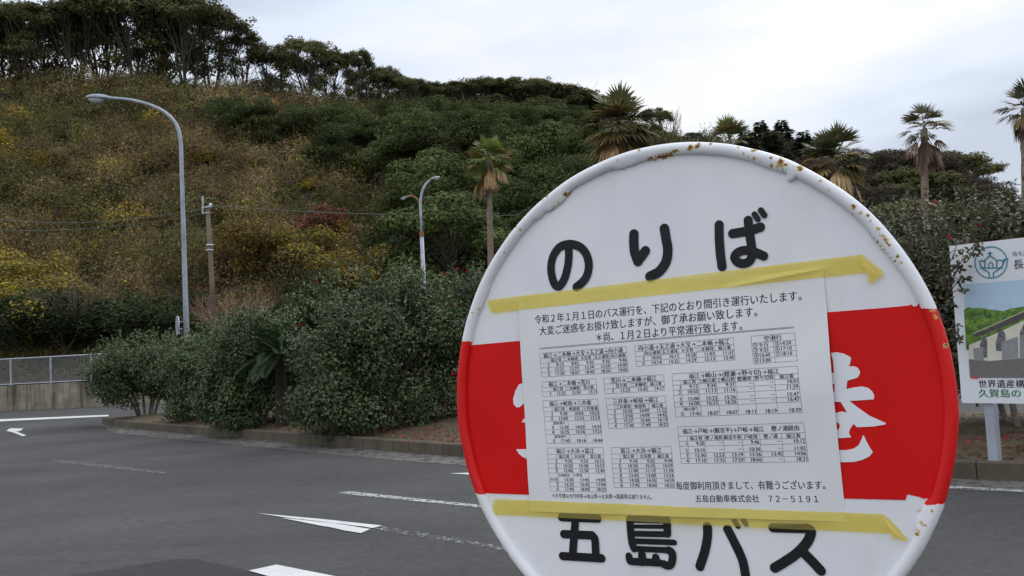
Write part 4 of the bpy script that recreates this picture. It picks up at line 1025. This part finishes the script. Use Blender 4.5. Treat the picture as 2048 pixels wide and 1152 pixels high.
stroke(mb, c4([(1832, 123), (1861, 164)]), 47 / 4.267); stroke(mb, c4([(1886, 88), (1917, 130)]), 48 / 4.267)
mb.build('lettering', BLACKP, sign); _lz[0] = .0006
c6 = mapc(1060, 1020, 6.4); mb = MB()
for P_, wd in [([(405, 92), (870, 108)], 92), ([(435, 307), (800, 322)], 94), ([(780, 322), (820, 345), (838, 400), (848, 590)], 94), ([(584, 120), (550, 580)], 94), ([(420, 587), (922, 615)], 94)]: stroke(mb, c6(P_), wd / 6.4)
mb.build('lettering', BLACKP, sign); _lz[0] = .0006; mb = MB()
for P_, wd in [([(1275, 118), (1760, 128)], 78), ([(1280, 118), (1290, 260), (1310, 420), (1338, 490)], 88), ([(1330, 493), (1780, 512)], 68), ([(1755, 130), (1762, 300)], 92), ([(1320, 208), (1755, 212)], 46), ([(1310, 300), (1762, 308)], 68), ([(1320, 395), (1850, 412)], 66),
               ([(1780, 515), (1822, 545), (1828, 620), (1808, 690), (1765, 708), (1712, 688)], 92), ([(1270, 588), (1280, 640), (1310, 655), (1480, 662), (1660, 672)], 84), ([(1438, 575), (1440, 660)], 96), ([(1614, 608), (1615, 660)], 92), ([(1405, 74), (1520, 76)], 22)]: stroke(mb, c6(P_), wd / 6.4)
mb.build('lettering', BLACKP, sign); _lz[0] = .0006; c7 = mapc(1350, 1020, 6.206); mb = MB()
for P_, wd in [([(405, 207), (405, 330), (375, 500), (312, 697)], 104), ([(655, 237), (740, 400), (840, 620), (882, 830)], 104), ([(738, 125), (785, 200)], 58), ([(850, 118), (882, 172)], 58)]: stroke(mb, c7(P_), wd / 6.206)
mb.build('lettering', BLACKP, sign); _lz[0] = .0006; mb = MB()
for P_, wd in [([(1218, 218), (1640, 226)], 108), ([(1640, 226), (1690, 270), (1640, 400), (1520, 530), (1380, 630), (1240, 715)], 112), ([(1600, 530), (1720, 650), (1812, 750)], 114)]: stroke(mb, c7(P_), wd / 6.206)
mb.build('lettering', BLACKP, sign); _lz[0] = .0006
ck = mapc(1640, 680, 4.431); mb = MB()
K1 = [(100, 115), (150, 108), (210, 120), (262, 145), (278, 160), (270, 195), (260, 235), (300, 232), (335, 245), (357, 280), (350, 310), (330, 335), (243, 360), (235, 435), (300, 420), (375, 411), (430, 425), (465, 455), (482, 490), (478, 525), (262, 540), (340, 600), (440, 670), (585, 735), (582, 748), (480, 765), (330, 772), (298, 742), (270, 785), (257, 820), (277, 862), (160, 870), (70, 872), (70, 975), (170, 975), (230, 975), (300, 962), (345, 930), (370, 880), (380, 845), (392, 848), (410, 890), (445, 955), (470, 992), (440, 1030), (380, 1060), (300, 1080), (185, 1082), (80, 1070), (30, 1070), (30, 796), (165, 796), (178, 760), (168, 735), (145, 728), (60, 728), (60, 650), (145, 645), (190, 633), (240, 640), (185, 548), (130, 548), (60, 548), (60, 460), (130, 460), (130, 388), (60, 388), (60, 290), (125, 290), (118, 190)]
for K in (K1,): mb.poly([S3(SP(*p), .0008) for p in ck(K)])
mb.build('lettering', WHITEP, sign)
cl = mapc(900, 620, 2.166); mb = MB()
for K in ([(275, 385), (285, 350), (300, 322), (318, 316), (390, 316), (390, 648), (338, 646), (315, 635), (300, 622), (288, 603), (370, 602), (370, 488), (312, 486), (322, 470), (370, 470), (370, 412), (322, 404), (305, 420), (290, 422), (277, 408)],):
    mb.poly([S3(SP(*p), .0008) for p in cl(K)])
mb.build('lettering', WHITEP, sign)
# post and base
mb = MB(); mb.tube([(CX, .06, -.035), (CX, OFF + .12, -.035)], .024, 16); mb.build('post', plain('post paint', (.6, .61, .62), .45), sign, smooth=True)
mb = MB(); mb.tube([(CX, -.0, -.035), (CX, .04, -.035), (CX, .1, -.035), (CX, .13, -.035)], [.24, .24, .17, .05], 32); mb.build('base', concrete('foot concrete', (.3, .3, .29)), sign)
for yy in (-.1, .1):
    mb = MB(); mb.box((CX - .05, OFF + yy - .015, -.013), (CX + .05, OFF + yy + .015, -.006)); mb.build('clamp', STEEL, sign)

# ---- paper notice ------------------------------------------------------------
def wave(p):      # the sheet is not quite flat
    x, y = p[0], p[1]
    return .0019 + .0011 * math.sin(x * 21 + .6) + .0009 * math.sin(y * 34 + x * 9) + .0007 * math.sin(x * 63 - y * 41) * math.sin(y * 27 + 1) + .0030 * max(0, 1 - abs(y) / .1) * (.5 + .5 * math.sin(x * 7 + 1.2))
notice = sign_root('paper_notice', 'white printed bus timetable sheet taped across the front of the round sign', 'notice', OFF - .105)
def N3(p, z): return (p[0], p[1] + .105, wave(p) + z)
PAPER = plain('paper', (.77, .765, .755), .75, 0, .03, 6, .2)
cor = [SP(1038, 594), SP(1647, 537), SP(1692, 1042.8), SP(1062, 1022.4)]
def quadmap(c, u, v): return (c[0] * (1 - u) + c[1] * u) * (1 - v) + (c[3] * (1 - u) + c[2] * u) * v
mb = MB(); nu, nv = 60, 44
V = [N3(quadmap(cor, i / nu, j / nv), 0) for j in range(nv + 1) for i in range(nu + 1)]
mb.add(V, [(j*(nu+1)+i, (j+1)*(nu+1)+i, (j+1)*(nu+1)+i+1, j*(nu+1)+i+1) for j in range(nv) for i in range(nu)])
mb.build('sheet', PAPER, notice, smooth=True)
INK = plain('ink', (.04, .04, .047), .7, 0, .1, 40, .2); RULE = plain('ruling ink', (.2, .2, .21), .7, 0, .1, 40, .2)
def put_text(mb, s, org, ex, ey, size, align='l', fit=None, bold=.045, res=2, z=.00014, P3=N3):
    V, F, x0, x1 = text_geo(s, bold, res)
    if not len(V): return
    sx = size
    if fit and (x1 - x0) * size > fit: sx = fit / (x1 - x0)
    dx = {'l': -x0, 'c': -(x0 + x1) / 2, 'r': -x1}[align]
    mb.add([P3(org + ex * (v[0] + dx) * sx + ey * v[1] * size, z) for v in V], F)
def text_line(mb, s, pl, pr, size_px, bold=.028):
    a = SP(*pl); b = SP(*pr); ex = nrm(b - a); ey = np.array([-ex[1], ex[0]])
    V, F, x0, x1 = text_geo(s, bold, 3); ln = np.linalg.norm(b - a); sc = np.linalg.norm(SP(pl[0] / 2 + pr[0] / 2, pl[1]) - SP(pl[0] / 2 + pr[0] / 2, pl[1] + 1)); size = size_px * sc
    put_text_scaled(mb, V, F, x0, a, ex * ln / (x1 - x0), ey * size)
def put_text_scaled(mb, V, F, x0, org, ex, ey, z=.00014, P3=N3):
    mb.add([P3(org + ex * (v[0] - x0) + ey * v[1], z) for v in V], F)
for s, pl, pr, sp in [('令和２年１月１日のバス運行を、下記のとおり間引き運行いたします。', (1072, 646.5), (1604, 599), 20.5), ('大変ご迷惑をお掛け致しますが、御了承お願い致します。', (1082, 669.5), (1517, 631), 20.5),
                      ('＊尚、１月２日より平常運行致します。', (1196, 682.5), (1488, 658.5), 20.5), ('毎度御利用頂きまして、有難うございます。', (1355, 977), (1652, 976.5), 18.5), ('五島自動車株式会社　７２－５１９１', (1394, 1002), (1638, 1003.5), 16.5), ('＊④号便は大円寺停→本山停→大浜停→黒蔵停は通りません。', (1106, 994.5), (1306, 997.5), 10.5)]:
    mb = MB(); text_line(mb, s, pl, pr, sp); mb.build('printed_line', INK, notice)
mb = MB()
def rule_seg(mb, a, b, wd, z=.0001, P3=N3):
    a = np.asarray(a); b = np.asarray(b); ex = nrm(b - a); ey = np.array([-ex[1], ex[0]]) * wd / 2; nn_ = 24
    pts_ = [a + (b - a) * t for t in np.linspace(0, 1, nn_)]
    mb.add([P3(p + ey, z) for p in pts_] + [P3(p - ey, z) for p in pts_], [(i, nn_ + i, nn_ + i + 1, i + 1) for i in range(nn_ - 1)])
rule_seg(mb, SP(1081.6, 696.2), SP(1589.6, 653.5), .0005); rule_seg(mb, SP(1081.6, 698.2), SP(1589.6, 655.6), .0005); mb.build('double_rule', RULE, notice)
D_ = '－'
TBL = [
 (((1082.2, 706.7), (1256.1, 692.8), (1260.5, 743.7), (1085.6, 754.1)), '福江→二本楠→大宝→玉之浦→向小浦', ['', '福江発', '二本楠発', '大宝発', '玉之浦発', '向小浦着'], [['1', '8:13', '8:45', '9:20', '9:36', '9:46'], ['2', '12:25', '12:59', '13:34', '13:50', '14:00'], ['3', '17:30', '18:07', '18:40', '18:56', '19:06']], [.10, .17, .178, .178, .185, .19], [1.2, 1, 1, 1, 1]),
 (((1273, 691), (1470.6, 675.3), (1474.5, 719.5), (1277, 732.4)), '向小浦→玉之浦→大宝→二本楠→福江', ['', '向小浦発', '玉之浦発', '大宝発', '二本楠発', '福江着'], [['1', '10:03', '10:11', '10:28', '11:03', '11:37'], ['2', '14:14', '14:22', '14:39', '15:13', '15:45']], [.09, .18, .18, .18, .185, .185], [1.25, 1, 1, 1]),
 (((1504.9, 672.4), (1591, 665.3), (1597.4, 721.3), (1510.7, 727.7)), '空港行', None, [['① 9:15', '⑤14:50'], ['② 9:35', '⑥17:10'], ['③10:40', '⑦18:10'], ['④13:00', '']], [.5, .5], [1.35, 1, 1, 1, 1]),
 (((1348.2, 747.3), (1598.2, 731.7), (1607.6, 824.2), (1356, 833.3)), '福江→崎山→(鐙瀬→野々切)→福江', ['', '福江発', '上崎山着', '上崎山発', '鐙瀬発', '野々切発', '福江着'], [['1', '9:15', '9:34', '9:37', D_, D_, '10:01'], ['2', '10:50', '11:13', '11:16', D_, D_, '11:39'], ['3', '15:00', '15:23', '15:26', D_, D_, '15:47'], ['4', '16:00', '16:23', '16:26', D_, D_, '16:47'], ['5', '崎山廻り|17:45', '18:07', '18:07', '18:11', '18:19', '18:39']], [.072, .145, .148, .15, .143, .162, .18], [1.3, .85, .95, .95, 1.3, .9, 1.9]),
 (((1085.3, 763.6), (1195.5, 757), (1197.8, 787.5), (1086.2, 792.9)), '福江→二本楠→荒川', ['', '福江発', '二本楠発', '荒川着'], [['1', '12:25', '12:59', '13:11']], [.16, .27, .28, .29], [1.25, 1, 1]),
 (((1211.2, 755.9), (1331.4, 748.8), (1333.7, 780.5), (1213.5, 787)), '荒川→二本楠→福江', ['', '荒川発', '二本楠発', '福江着'], [['1', '13:35', '13:45', '14:17']], [.15, .28, .29, .28], [1.25, 1, 1]),
 (((1087, 801.1), (1198.3, 797.6), (1207, 885.2), (1094.5, 886.6)), '福江→岐宿→三井楽', ['', '福江発', '岐宿発', '三井楽着'], [['1', '9:30', '10:01', '10:23'], ['2', '12:00', '12:31', '12:53'], ['3', '懸坂廻り|13:30', '14:03', '14:31'], ['4', '16:25', '16:56', '17:21'], ['5', '懸坂廻り|17:45', '18:16', '18:44']], [.16, .27, .285, .285], [1.4, 1, 1, 1, 1.85, 1, 1.85]),
 (((1214.7, 796.4), (1334.9, 791.2), (1340.5, 853), (1220, 856.6)), '三井楽→岐宿→福江', ['', '三井楽発', '岐宿発', '福江着'], [['1', '10:30', '10:49', '11:22'], ['2', '13:50', '14:09', '14:42'], ['3', '15:27', '15:44', '16:19'], ['4', '17:30', '17:49', '18:22']], [.14, .285, .285, .29], [1.4, 1, 1, 1, 1, 1]),
 (((1095.6, 895.8), (1208, 894.6), (1215, 983.4), (1101.7, 982)), '福江→大浜→富江', ['', '福江発', '大浜発', '富江着'], [['1', '9:35', '9:53', '10:12'], ['2', '10:20', '10:38', '10:57'], ['3', '12:00', '12:20', '12:40'], ['＊④', '五病経由|13:20', '小牧発|13:45', '14:00'], ['5', '16:25', '16:45', '17:04'], ['6', '17:40', '18:00', '18:22']], [.16, .275, .28, .285], [1.35, 1, 1, 1, 1, 1.9, 1, 1]),
 (((1224, 894.6), (1344.7, 892.5), (1352, 975.5), (1230.4, 974.3)), '富江→大浜→福江', ['', '富江発', '大浜発', '福江着'], [['1', '9:10', '9:25', '9:49'], ['2', '10:20', '10:35', '10:59'], ['3', '11:00', '11:15', '11:39'], ['4', '12:45', '13:00', '13:24'], ['5', '14:20', '14:35', '14:59'], ['6', '17:45', '18:00', '18:22']], [.145, .28, .285, .29], [1.4, 1, 1, 1, 1, 1, 1, 1]),
 (((1358.6, 852.8), (1610, 844.5), (1618.5, 922.6), (1365.2, 926.3)), '福江→戸岐→(観音平)→戸岐→福江　 樫ノ浦経由', ['', '福江発', '樫ノ浦発', '観音平発', '戸岐発', '樫ノ浦', '福江着'], [['1', '9:20', D_, D_, '9:46', D_, '10:12'], ['2', '10:10', D_, D_, '10:36', D_, '11:02'], ['3', '12:30', '12:53', '13:19', '13:26', '13:45', '14:06'], ['4', '17:10', '17:33', '17:59', '18:06', D_, '18:31']], [.072, .145, .15, .15, .14, .165, .178], [1.8, 1, 1, 1.3, 1, 1]),
]
for cr4, title, hdr, rows, cf, rh in TBL:
    q = [SP(*p) for p in cr4]; mb = MB()
    cf = np.r_[0, np.cumsum(cf)]; cf = cf / cf[-1]; rf = np.r_[0, np.cumsum(rh)]; rf = rf / rf[-1]
    W_ = np.linalg.norm(q[1] - q[0]); H_ = np.linalg.norm(q[3] - q[0]); wl = .00026
    for v in rf: rule_seg(mb, quadmap(q, 0, v), quadmap(q, 1, v), wl)
    for k, u in enumerate(cf):
        rule_seg(mb, quadmap(q, u, 0 if k in (0, len(cf) - 1) else rf[1]), quadmap(q, u, 1), wl)
    ex = nrm(q[1] - q[0] + q[2] - q[3]); ey = np.array([-ex[1], ex[0]])
    put_text(mb, title, quadmap(q, .5, rf[1] * .5) - ey * .0019, ex, ey, .0052, 'c', W_ * .92)
    allr = ([hdr] if hdr else []) + rows
    for i, row in enumerate(allr):
        v0, v1 = rf[i + 1], rf[i + 2]; hh_ = (rh[0] and H_ / sum(rh)) * .92
        for k, cell in enumerate(row):
            if not cell: continue
            cw = W_ * (cf[k + 1] - cf[k]); parts_ = cell.split('|'); head = hdr is not None and i == 0
            rowh = (v1 - v0) * H_; size = min(hh_ * (.95 if head else 1.08), .0056)
            if len(parts_) == 2:
                put_text(mb, parts_[0], quadmap(q, cf[k] + .008, v0 + (v1 - v0) * .38), ex, ey, size * .72, 'l', cw * .8, .02)
            if head: put_text(mb, cell, quadmap(q, (cf[k] + cf[k + 1]) / 2, v1) + ey * hh_ * .2, ex, ey, size, 'c', cw * .92)
            elif hdr is None: put_text(mb, cell, quadmap(q, cf[k] + .03, v1) + ey * hh_ * .22, ex, ey, size, 'l', cw * .9)
            else: put_text(mb, parts_[-1], quadmap(q, cf[k + 1] - .008, v1) + ey * hh_ * .2, ex, ey, size, 'r', cw * .9)
    mb.build('timetable', INK, notice)

# ---- yellow tape strips --------------------------------------------------------
def tape_mat(name, c, op, tn=(1.0, .92, .48, 1)):
    m, t, b = new_mat(name); n_ = noise(t, 70, 4, objc(t))
    t.links.new(ramp(t, n_.outputs[0], [(.3, tuple(x * .9 for x in c)), (.7, c)]).outputs[0], b.inputs['Base Color']); b.inputs['Roughness'].default_value = .35
    tr = N(t, 'ShaderNodeBsdfTransparent'); tr.inputs[0].default_value = tn; ms = N(t, 'ShaderNodeMixShader'); ms.inputs[0].default_value = op
    t.links.new(tr.outputs[0], ms.inputs[1]); t.links.new(b.outputs[0], ms.inputs[2]); t.links.new(ms.outputs[0], t.nodes['Material Output'].inputs[0]); return m
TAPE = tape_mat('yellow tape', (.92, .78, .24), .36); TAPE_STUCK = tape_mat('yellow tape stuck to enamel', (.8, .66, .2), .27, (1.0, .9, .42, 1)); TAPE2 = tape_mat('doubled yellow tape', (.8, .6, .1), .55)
def tape(quad, flap, label, wrinkle, basey):
    root = sign_root('tape_strip', label, 'tape', basey)
    q = [SP(*p) for p in quad]; mb = MB(); nu, nv = 160, 30
    def h(p, u, v):
        e_ = wave(p) + .0006
        if not (cor[0][0] - .002 < p[0] < cor[1][0] + .002): e_ = max(.0013, e_ * .6)
        return e_ + (wrinkle * math.exp(-((v - (.92 - .42 * (u - .72) / .2)) / .13) ** 2) if .66 < u < .93 else 0) * math.sin(math.pi * max(0, min(1, (u - .66) / .27)))
    V = []
    for j in range(nv + 1):
        for i in range(nu + 1):
            p = quadmap(q, i / nu, j / nv)
            if i == 0: p = p + np.array([.0012 * math.sin(j * .9), 0])
            V.append((p[0], p[1] + OFF - basey, h(p, i / nu, j / nv)))
    F = [(j*(nu+1)+i, (j+1)*(nu+1)+i, (j+1)*(nu+1)+i+1, j*(nu+1)+i+1) for j in range(nv) for i in range(nu)]
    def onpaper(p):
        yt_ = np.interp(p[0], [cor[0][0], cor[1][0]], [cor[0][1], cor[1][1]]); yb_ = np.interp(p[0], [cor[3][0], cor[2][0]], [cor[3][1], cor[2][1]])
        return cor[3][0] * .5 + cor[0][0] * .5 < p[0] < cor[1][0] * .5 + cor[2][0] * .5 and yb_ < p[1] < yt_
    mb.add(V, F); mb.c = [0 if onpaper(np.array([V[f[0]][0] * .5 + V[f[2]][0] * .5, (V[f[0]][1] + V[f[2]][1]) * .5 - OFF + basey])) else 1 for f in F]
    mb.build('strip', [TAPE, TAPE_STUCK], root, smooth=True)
    mb = MB(); fp = [SP(*p) for p in flap]; mb.poly([(p[0], p[1] + OFF - basey, .0022 + .0022 * i / len(fp)) for i, p in enumerate(fp)]); mb.build('folded_end', TAPE2, root)
c3 = mapc(1600, 480, 8.23); c5 = mapc(1620, 960, 6)
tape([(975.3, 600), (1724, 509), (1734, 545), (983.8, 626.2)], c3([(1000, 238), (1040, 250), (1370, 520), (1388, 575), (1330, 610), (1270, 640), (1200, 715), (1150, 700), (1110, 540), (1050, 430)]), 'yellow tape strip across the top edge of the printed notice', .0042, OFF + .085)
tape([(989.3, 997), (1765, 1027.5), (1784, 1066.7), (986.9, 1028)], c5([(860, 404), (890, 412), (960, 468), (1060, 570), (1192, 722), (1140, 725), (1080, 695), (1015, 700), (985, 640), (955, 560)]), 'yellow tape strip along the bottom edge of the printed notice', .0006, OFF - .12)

# ------------------------------------------------------------------ picture board at the right
BD = np.array([.64, -.768, 0]); BD /= np.linalg.norm(BD)                 # along the board
BNt = np.array([BD[1], -BD[0], 0]) * 1.0                                   # facing the road
YTL = 10.5; TL = at(1901, 492, YTL); BL_ = at(1921, 806, YTL)
BH = TL[2] - BL_[2]; BO = np.array([TL[0] * .5 + BL_[0] * .5, YTL, BL_[2]])
BW = 2.5
def BPX(px, py):      # pixel -> board plane (u along, v up)
    d = ray(px, py); s = ((BO - CAM) @ BNt) / (d @ BNt); q_ = CAM + d * s - BO; return np.array([q_ @ BD, q_[2]])
board = empty('picture_board', (BO[0], BO[1], KH), 'white display board with a round teal emblem and a church photograph, at the right edge', 'display board')
def B3(p, z): v = BO + BD * p[0] + np.array([0, 0, p[1]]) + BNt * z; return v - np.array([BO[0], BO[1], KH])
def bpoly(name, pts, mat, z, parent=board, px=True):
    mb = MB(); mb.poly([B3(BPX(*p) if px else p, z) for p in pts]); return mb.build(name, mat, parent)
WB = plain('board white', (.72, .73, .75), .45, 0, .04, 3)
mb = MB(); V = [B3((u, v), z) for z in (-.05, 0) for u, v in ((0, 0), (BW, 0), (BW, BH), (0, BH))]
mb.add(V, [(0, 3, 2, 1), (4, 5, 6, 7), (0, 1, 5, 4), (1, 2, 6, 5), (2, 3, 7, 6), (3, 0, 4, 7)]); mb.build('panel', WB, board)
for u in (BPX(1972, 806)[0], BW - .35):
    mb = MB(); V = [B3((u + a, v), z) for z in (-.16, -.055) for a, v in ((-.05, -BO[2] + .05), (.05, -BO[2] + .05), (.05, BH * .85), (-.05, BH * .85))]
    mb.add(V, [(0, 3, 2, 1), (4, 5, 6, 7), (0, 1, 5, 4), (1, 2, 6, 5), (2, 3, 7, 6), (3, 0, 4, 7)]); mb.build('post', STEEL, board)
def pmat(name, stops, scale, detail=5, mapping=(1, 1, 1)):
    m, t, b = new_mat(name); n_ = noise(t, scale, detail, objc(t, mapping), .65); t.links.new(ramp(t, n_.outputs[0], stops).outputs[0], b.inputs['Base Color']); b.inputs['Roughness'].default_value = .4; return m
u0_, v1_ = BPX(1927, 569); ub, v0_ = BPX(1941, 755); u0_ = (u0_ + ub) / 2; u1_ = BW - .15
PS = pmat('printed sky', [(.3, (.36, .52, .66)), (.7, (.5, .64, .74))], 1.2); PF = pmat('printed foliage', [(.34, (.02, .05, .01)), (.5, (.1, .2, .02)), (.66, (.22, .36, .04))], 16)
PRF = pmat('printed roof', [(.3, (.05, .04, .04)), (.7, (.1, .08, .08))], 20); PWL = pmat('printed plaster', [(.3, (.58, .54, .43)), (.7, (.68, .64, .53))], 6)
PST = pmat('printed stone', [(.35, (.12, .11, .1)), (.65, (.2, .19, .17))], 30, 4, (1, 1, 6)); PGR = pmat('printed shutter', [(.3, (.2, .21, .21)), (.7, (.29, .29, .29))], 8); PDK = pmat('printed window', [(.35, (.05, .05, .055)), (.65, (.2, .2, .2))], 40)
pic = bpoly('photograph', [(u0_, v0_), (u1_, v0_), (u1_, v1_), (u0_, v1_)], PS, .003, px=False)
X = 2140
def clampu(pts): return pts
fol = [(1928, 620), (1936, 614), (1950, 616), (1962, 615), (1975, 618), (1990, 620), (2008, 622), (2022, 617), (2040, 614), (X, 596)]
bpoly('printed_trees', fol + [(X, 700), (1933, 700)], PF, .004, pic)
bpoly('printed_wall', [(1938, 690), (1990, 668), (2048, 641), (X, 602), (X, 755), (1941, 755)], PWL, .005, pic)
bpoly('printed_roof', [(1944, 669), (1980, 656), (2048, 622), (X, 578), (X, 600), (2048, 636), (1955, 674)], PRF, .006, pic)
for pts in ([(1962, 715), (1960, 690), (1966, 674), (1971, 671), (1975, 682), (1975, 715)], [(1993, 702), (1992, 685), (1998, 663), (2004, 657), (2011, 668), (2013, 702)], [(2041, 690), (2040, 665), (2048, 648), (2056, 640), (2062, 660), (2062, 690)]):
    bpoly('printed_window', pts, PDK, .0065, pic)
bpoly('printed_base', [(1938, 718), (1980, 722), (2048, 716), (X, 712), (X, 756), (1940.5, 755)], PST, .007, pic)
for pts in ([(1947, 697), (1967, 694), (1968, 720), (1949, 721)], [(2003, 684), (2036, 673), (2037, 716), (2005, 719)], [(2040, 672), (X, 640), (X, 714), (2040, 716)]): bpoly('printed_shutter', pts, PGR, .0075, pic)
tl_ = MB()
for k in range(26):
    x_ = 1946 + k * 4.2; y_ = 667.5 - (x_ - 1946) * (.44 if x_ < 2048 else .47) + .2; tl_.poly([B3(BPX(*q), .0068) for q in ((x_, y_ - 1.2), (x_ + 2.6, y_ - 2.4), (x_ + 2.8, y_ - .4), (x_ + .4, y_ + 1.2))])
tl_.build('printed_tiles', PWL, pic)
bpoly('printed_corner', [(1942, 753), (1957, 754), (1957, 757), (1942, 756.5)], plain('printed red', (.5, .06, .04), .5), .008, pic)
TEAL = plain('teal print', (.02, .24, .33), .45, 0, .1, 5); DGREEN = plain('green print', (.03, .25, .08), .45); BROWNK = plain('dark print', (.05, .035, .03), .45)
def ring(mb, c, r0_, r1_, a0=0, a1=2 * math.pi, n_=48, z=.004):
    V = [B3(c + r * np.array([math.cos(a), math.sin(a)]), z) for r in (r0_, r1_) for a in np.linspace(a0, a1, n_)]
    mb.add(V, [(i, i + 1, n_ + i + 1, n_ + i) for i in range(n_ - 1)])
def bline(mb, pts, wd, z=.0045):
    P = [BPX(*p) for p in pts]
    for a, b in zip(P[:-1], P[1:]):
        e_ = nrm(b - a); q_ = np.array([-e_[1], e_[0]]) * wd / 2; mb.add([B3(a + q_ - e_ * wd * .3, z), B3(a - q_ - e_ * wd * .3, z), B3(b - q_ + e_ * wd * .3, z), B3(b + q_ + e_ * wd * .3, z)], [(0, 1, 2, 3)])
cE = mapc(1890, 470, 5.007); cc = (BPX(*cE([(460, 275)])[0])); re_ = np.linalg.norm(BPX(*cE([(460, 112)])[0]) - BPX(*cE([(460, 437)])[0])) / 2
mb = MB(); ring(mb, cc, re_ * .93, re_); wd = re_ * .075
bline(mb, cE([(345, 262), (355, 300), (390, 345), (440, 375), (448, 420)]), wd); bline(mb, cE([(600, 245), (580, 300), (540, 345), (485, 378), (487, 420)]), wd)
bline(mb, cE([(350, 330), (580, 330)]), wd); bline(mb, cE([(390, 262), (450, 205), (525, 258)]), wd); bline(mb, cE([(400, 258), (400, 328)]), wd); bline(mb, cE([(520, 258), (520, 328)]), wd)
bline(mb, cE([(450, 205), (450, 165)]), wd); bline(mb, cE([(432, 185), (470, 183)]), wd)
bline(mb, cE([(440, 328), (440, 290), (460, 272), (482, 290), (482, 328)]), wd * .8); bline(mb, cE([(345, 265), (370, 255), (390, 265)]), wd); bline(mb, cE([(525, 258), (555, 250), (580, 260), (600, 245), (632, 238)]), wd)
bline(mb, cE([(580, 260), (582, 300)]), wd * .8)
mb.build('emblem', TEAL, board)
def btext(s, pl, pr, size_px, mat, bold=.02):
    a = BPX(*pl); b = BPX(*pr); V, F, x0, x1 = text_geo(s, bold, 3); b[1] = a[1]
    sc = abs(BPX(pl[0], pl[1])[1] - BPX(pl[0], pl[1] - 10)[1]) / 10
    mb = MB(); put_text_scaled(mb, V, F, x0, a, np.array([1., 0]) * (b[0] - a[0]) / (x1 - x0), np.array([0, 1.]) * size_px * sc, .004, B3); mb.build('lettering', mat, board)
btext('住む', (2025, 512), (2048, 511), 10, TEAL); btext('長', (2028, 537), (2048, 536), 21, BROWNK)
btext('世界遺産構', (1958, 774), (2050, 774), 17, BROWNK, .03); btext('久賀島の', (1958, 793), (2042, 793), 18, DGREEN, .025)
# camellia sprigs hanging in front of the board's left edge
tw = MB(); lv = []; lc = []
root = empty('camellia_branch', (BO[0], BO[1], 1.0), 'thin leafy camellia branch hanging in front of the white board beside its emblem', 'branch')
ofs = np.array([BO[0], BO[1], 1.0])
def spr(pts, nl):
    P = np.array([BO + BD * BPX(*p)[0] + np.array([0, 0, BPX(*p)[1]]) + BNt * (.10 + .06 * i) for i, p in enumerate(pts)]) - ofs
    C = crom(P, 14); tw.tube(C, np.linspace(.007, .003, len(C)), 5, False)
    k = rng.integers(len(C) // 3, len(C), nl); q_ = C[k] + rng.normal(size=(nl, 3)) * .02
    lv.append(leaf_quads(q_, rdir(nl) + np.array([.2, -.2, -.5]), rdir(nl) + np.array([0, -.6, .8]), .075 * rng.uniform(.7, 1.2, nl), .036)); lc.append(jitter_col(nl, [(.05, .055, .025), (.08, .07, .035), (.035, .04, .022)], [1, 1, 1]))
for pts, nl in [([(1905, 590), (1912, 555), (1913, 520), (1908, 505)], 34), ([(1910, 580), (1925, 545), (1945, 520), (1972, 500)], 40), ([(1912, 555), (1930, 538), (1938, 530)], 18), ([(1910, 582), (1930, 562), (1945, 556), (1958, 558)], 26), ([(1908, 588), (1930, 580), (1955, 578)], 14), ([(1945, 520), (1968, 492), (1978, 488)], 16), ([(1905, 610), (1915, 600), (1922, 612)], 16), ([(1912, 690), (1925, 680), (1935, 672)], 22), ([(1915, 640), (1922, 655), (1922, 665)], 16), ([(1900, 525), (1915, 505), (1940, 500)], 18)]: spr(pts, nl)
tw.build('twigs', BARK, root); quads('leaves', np.concatenate(lv), np.concatenate(lc), GLOSS, root)
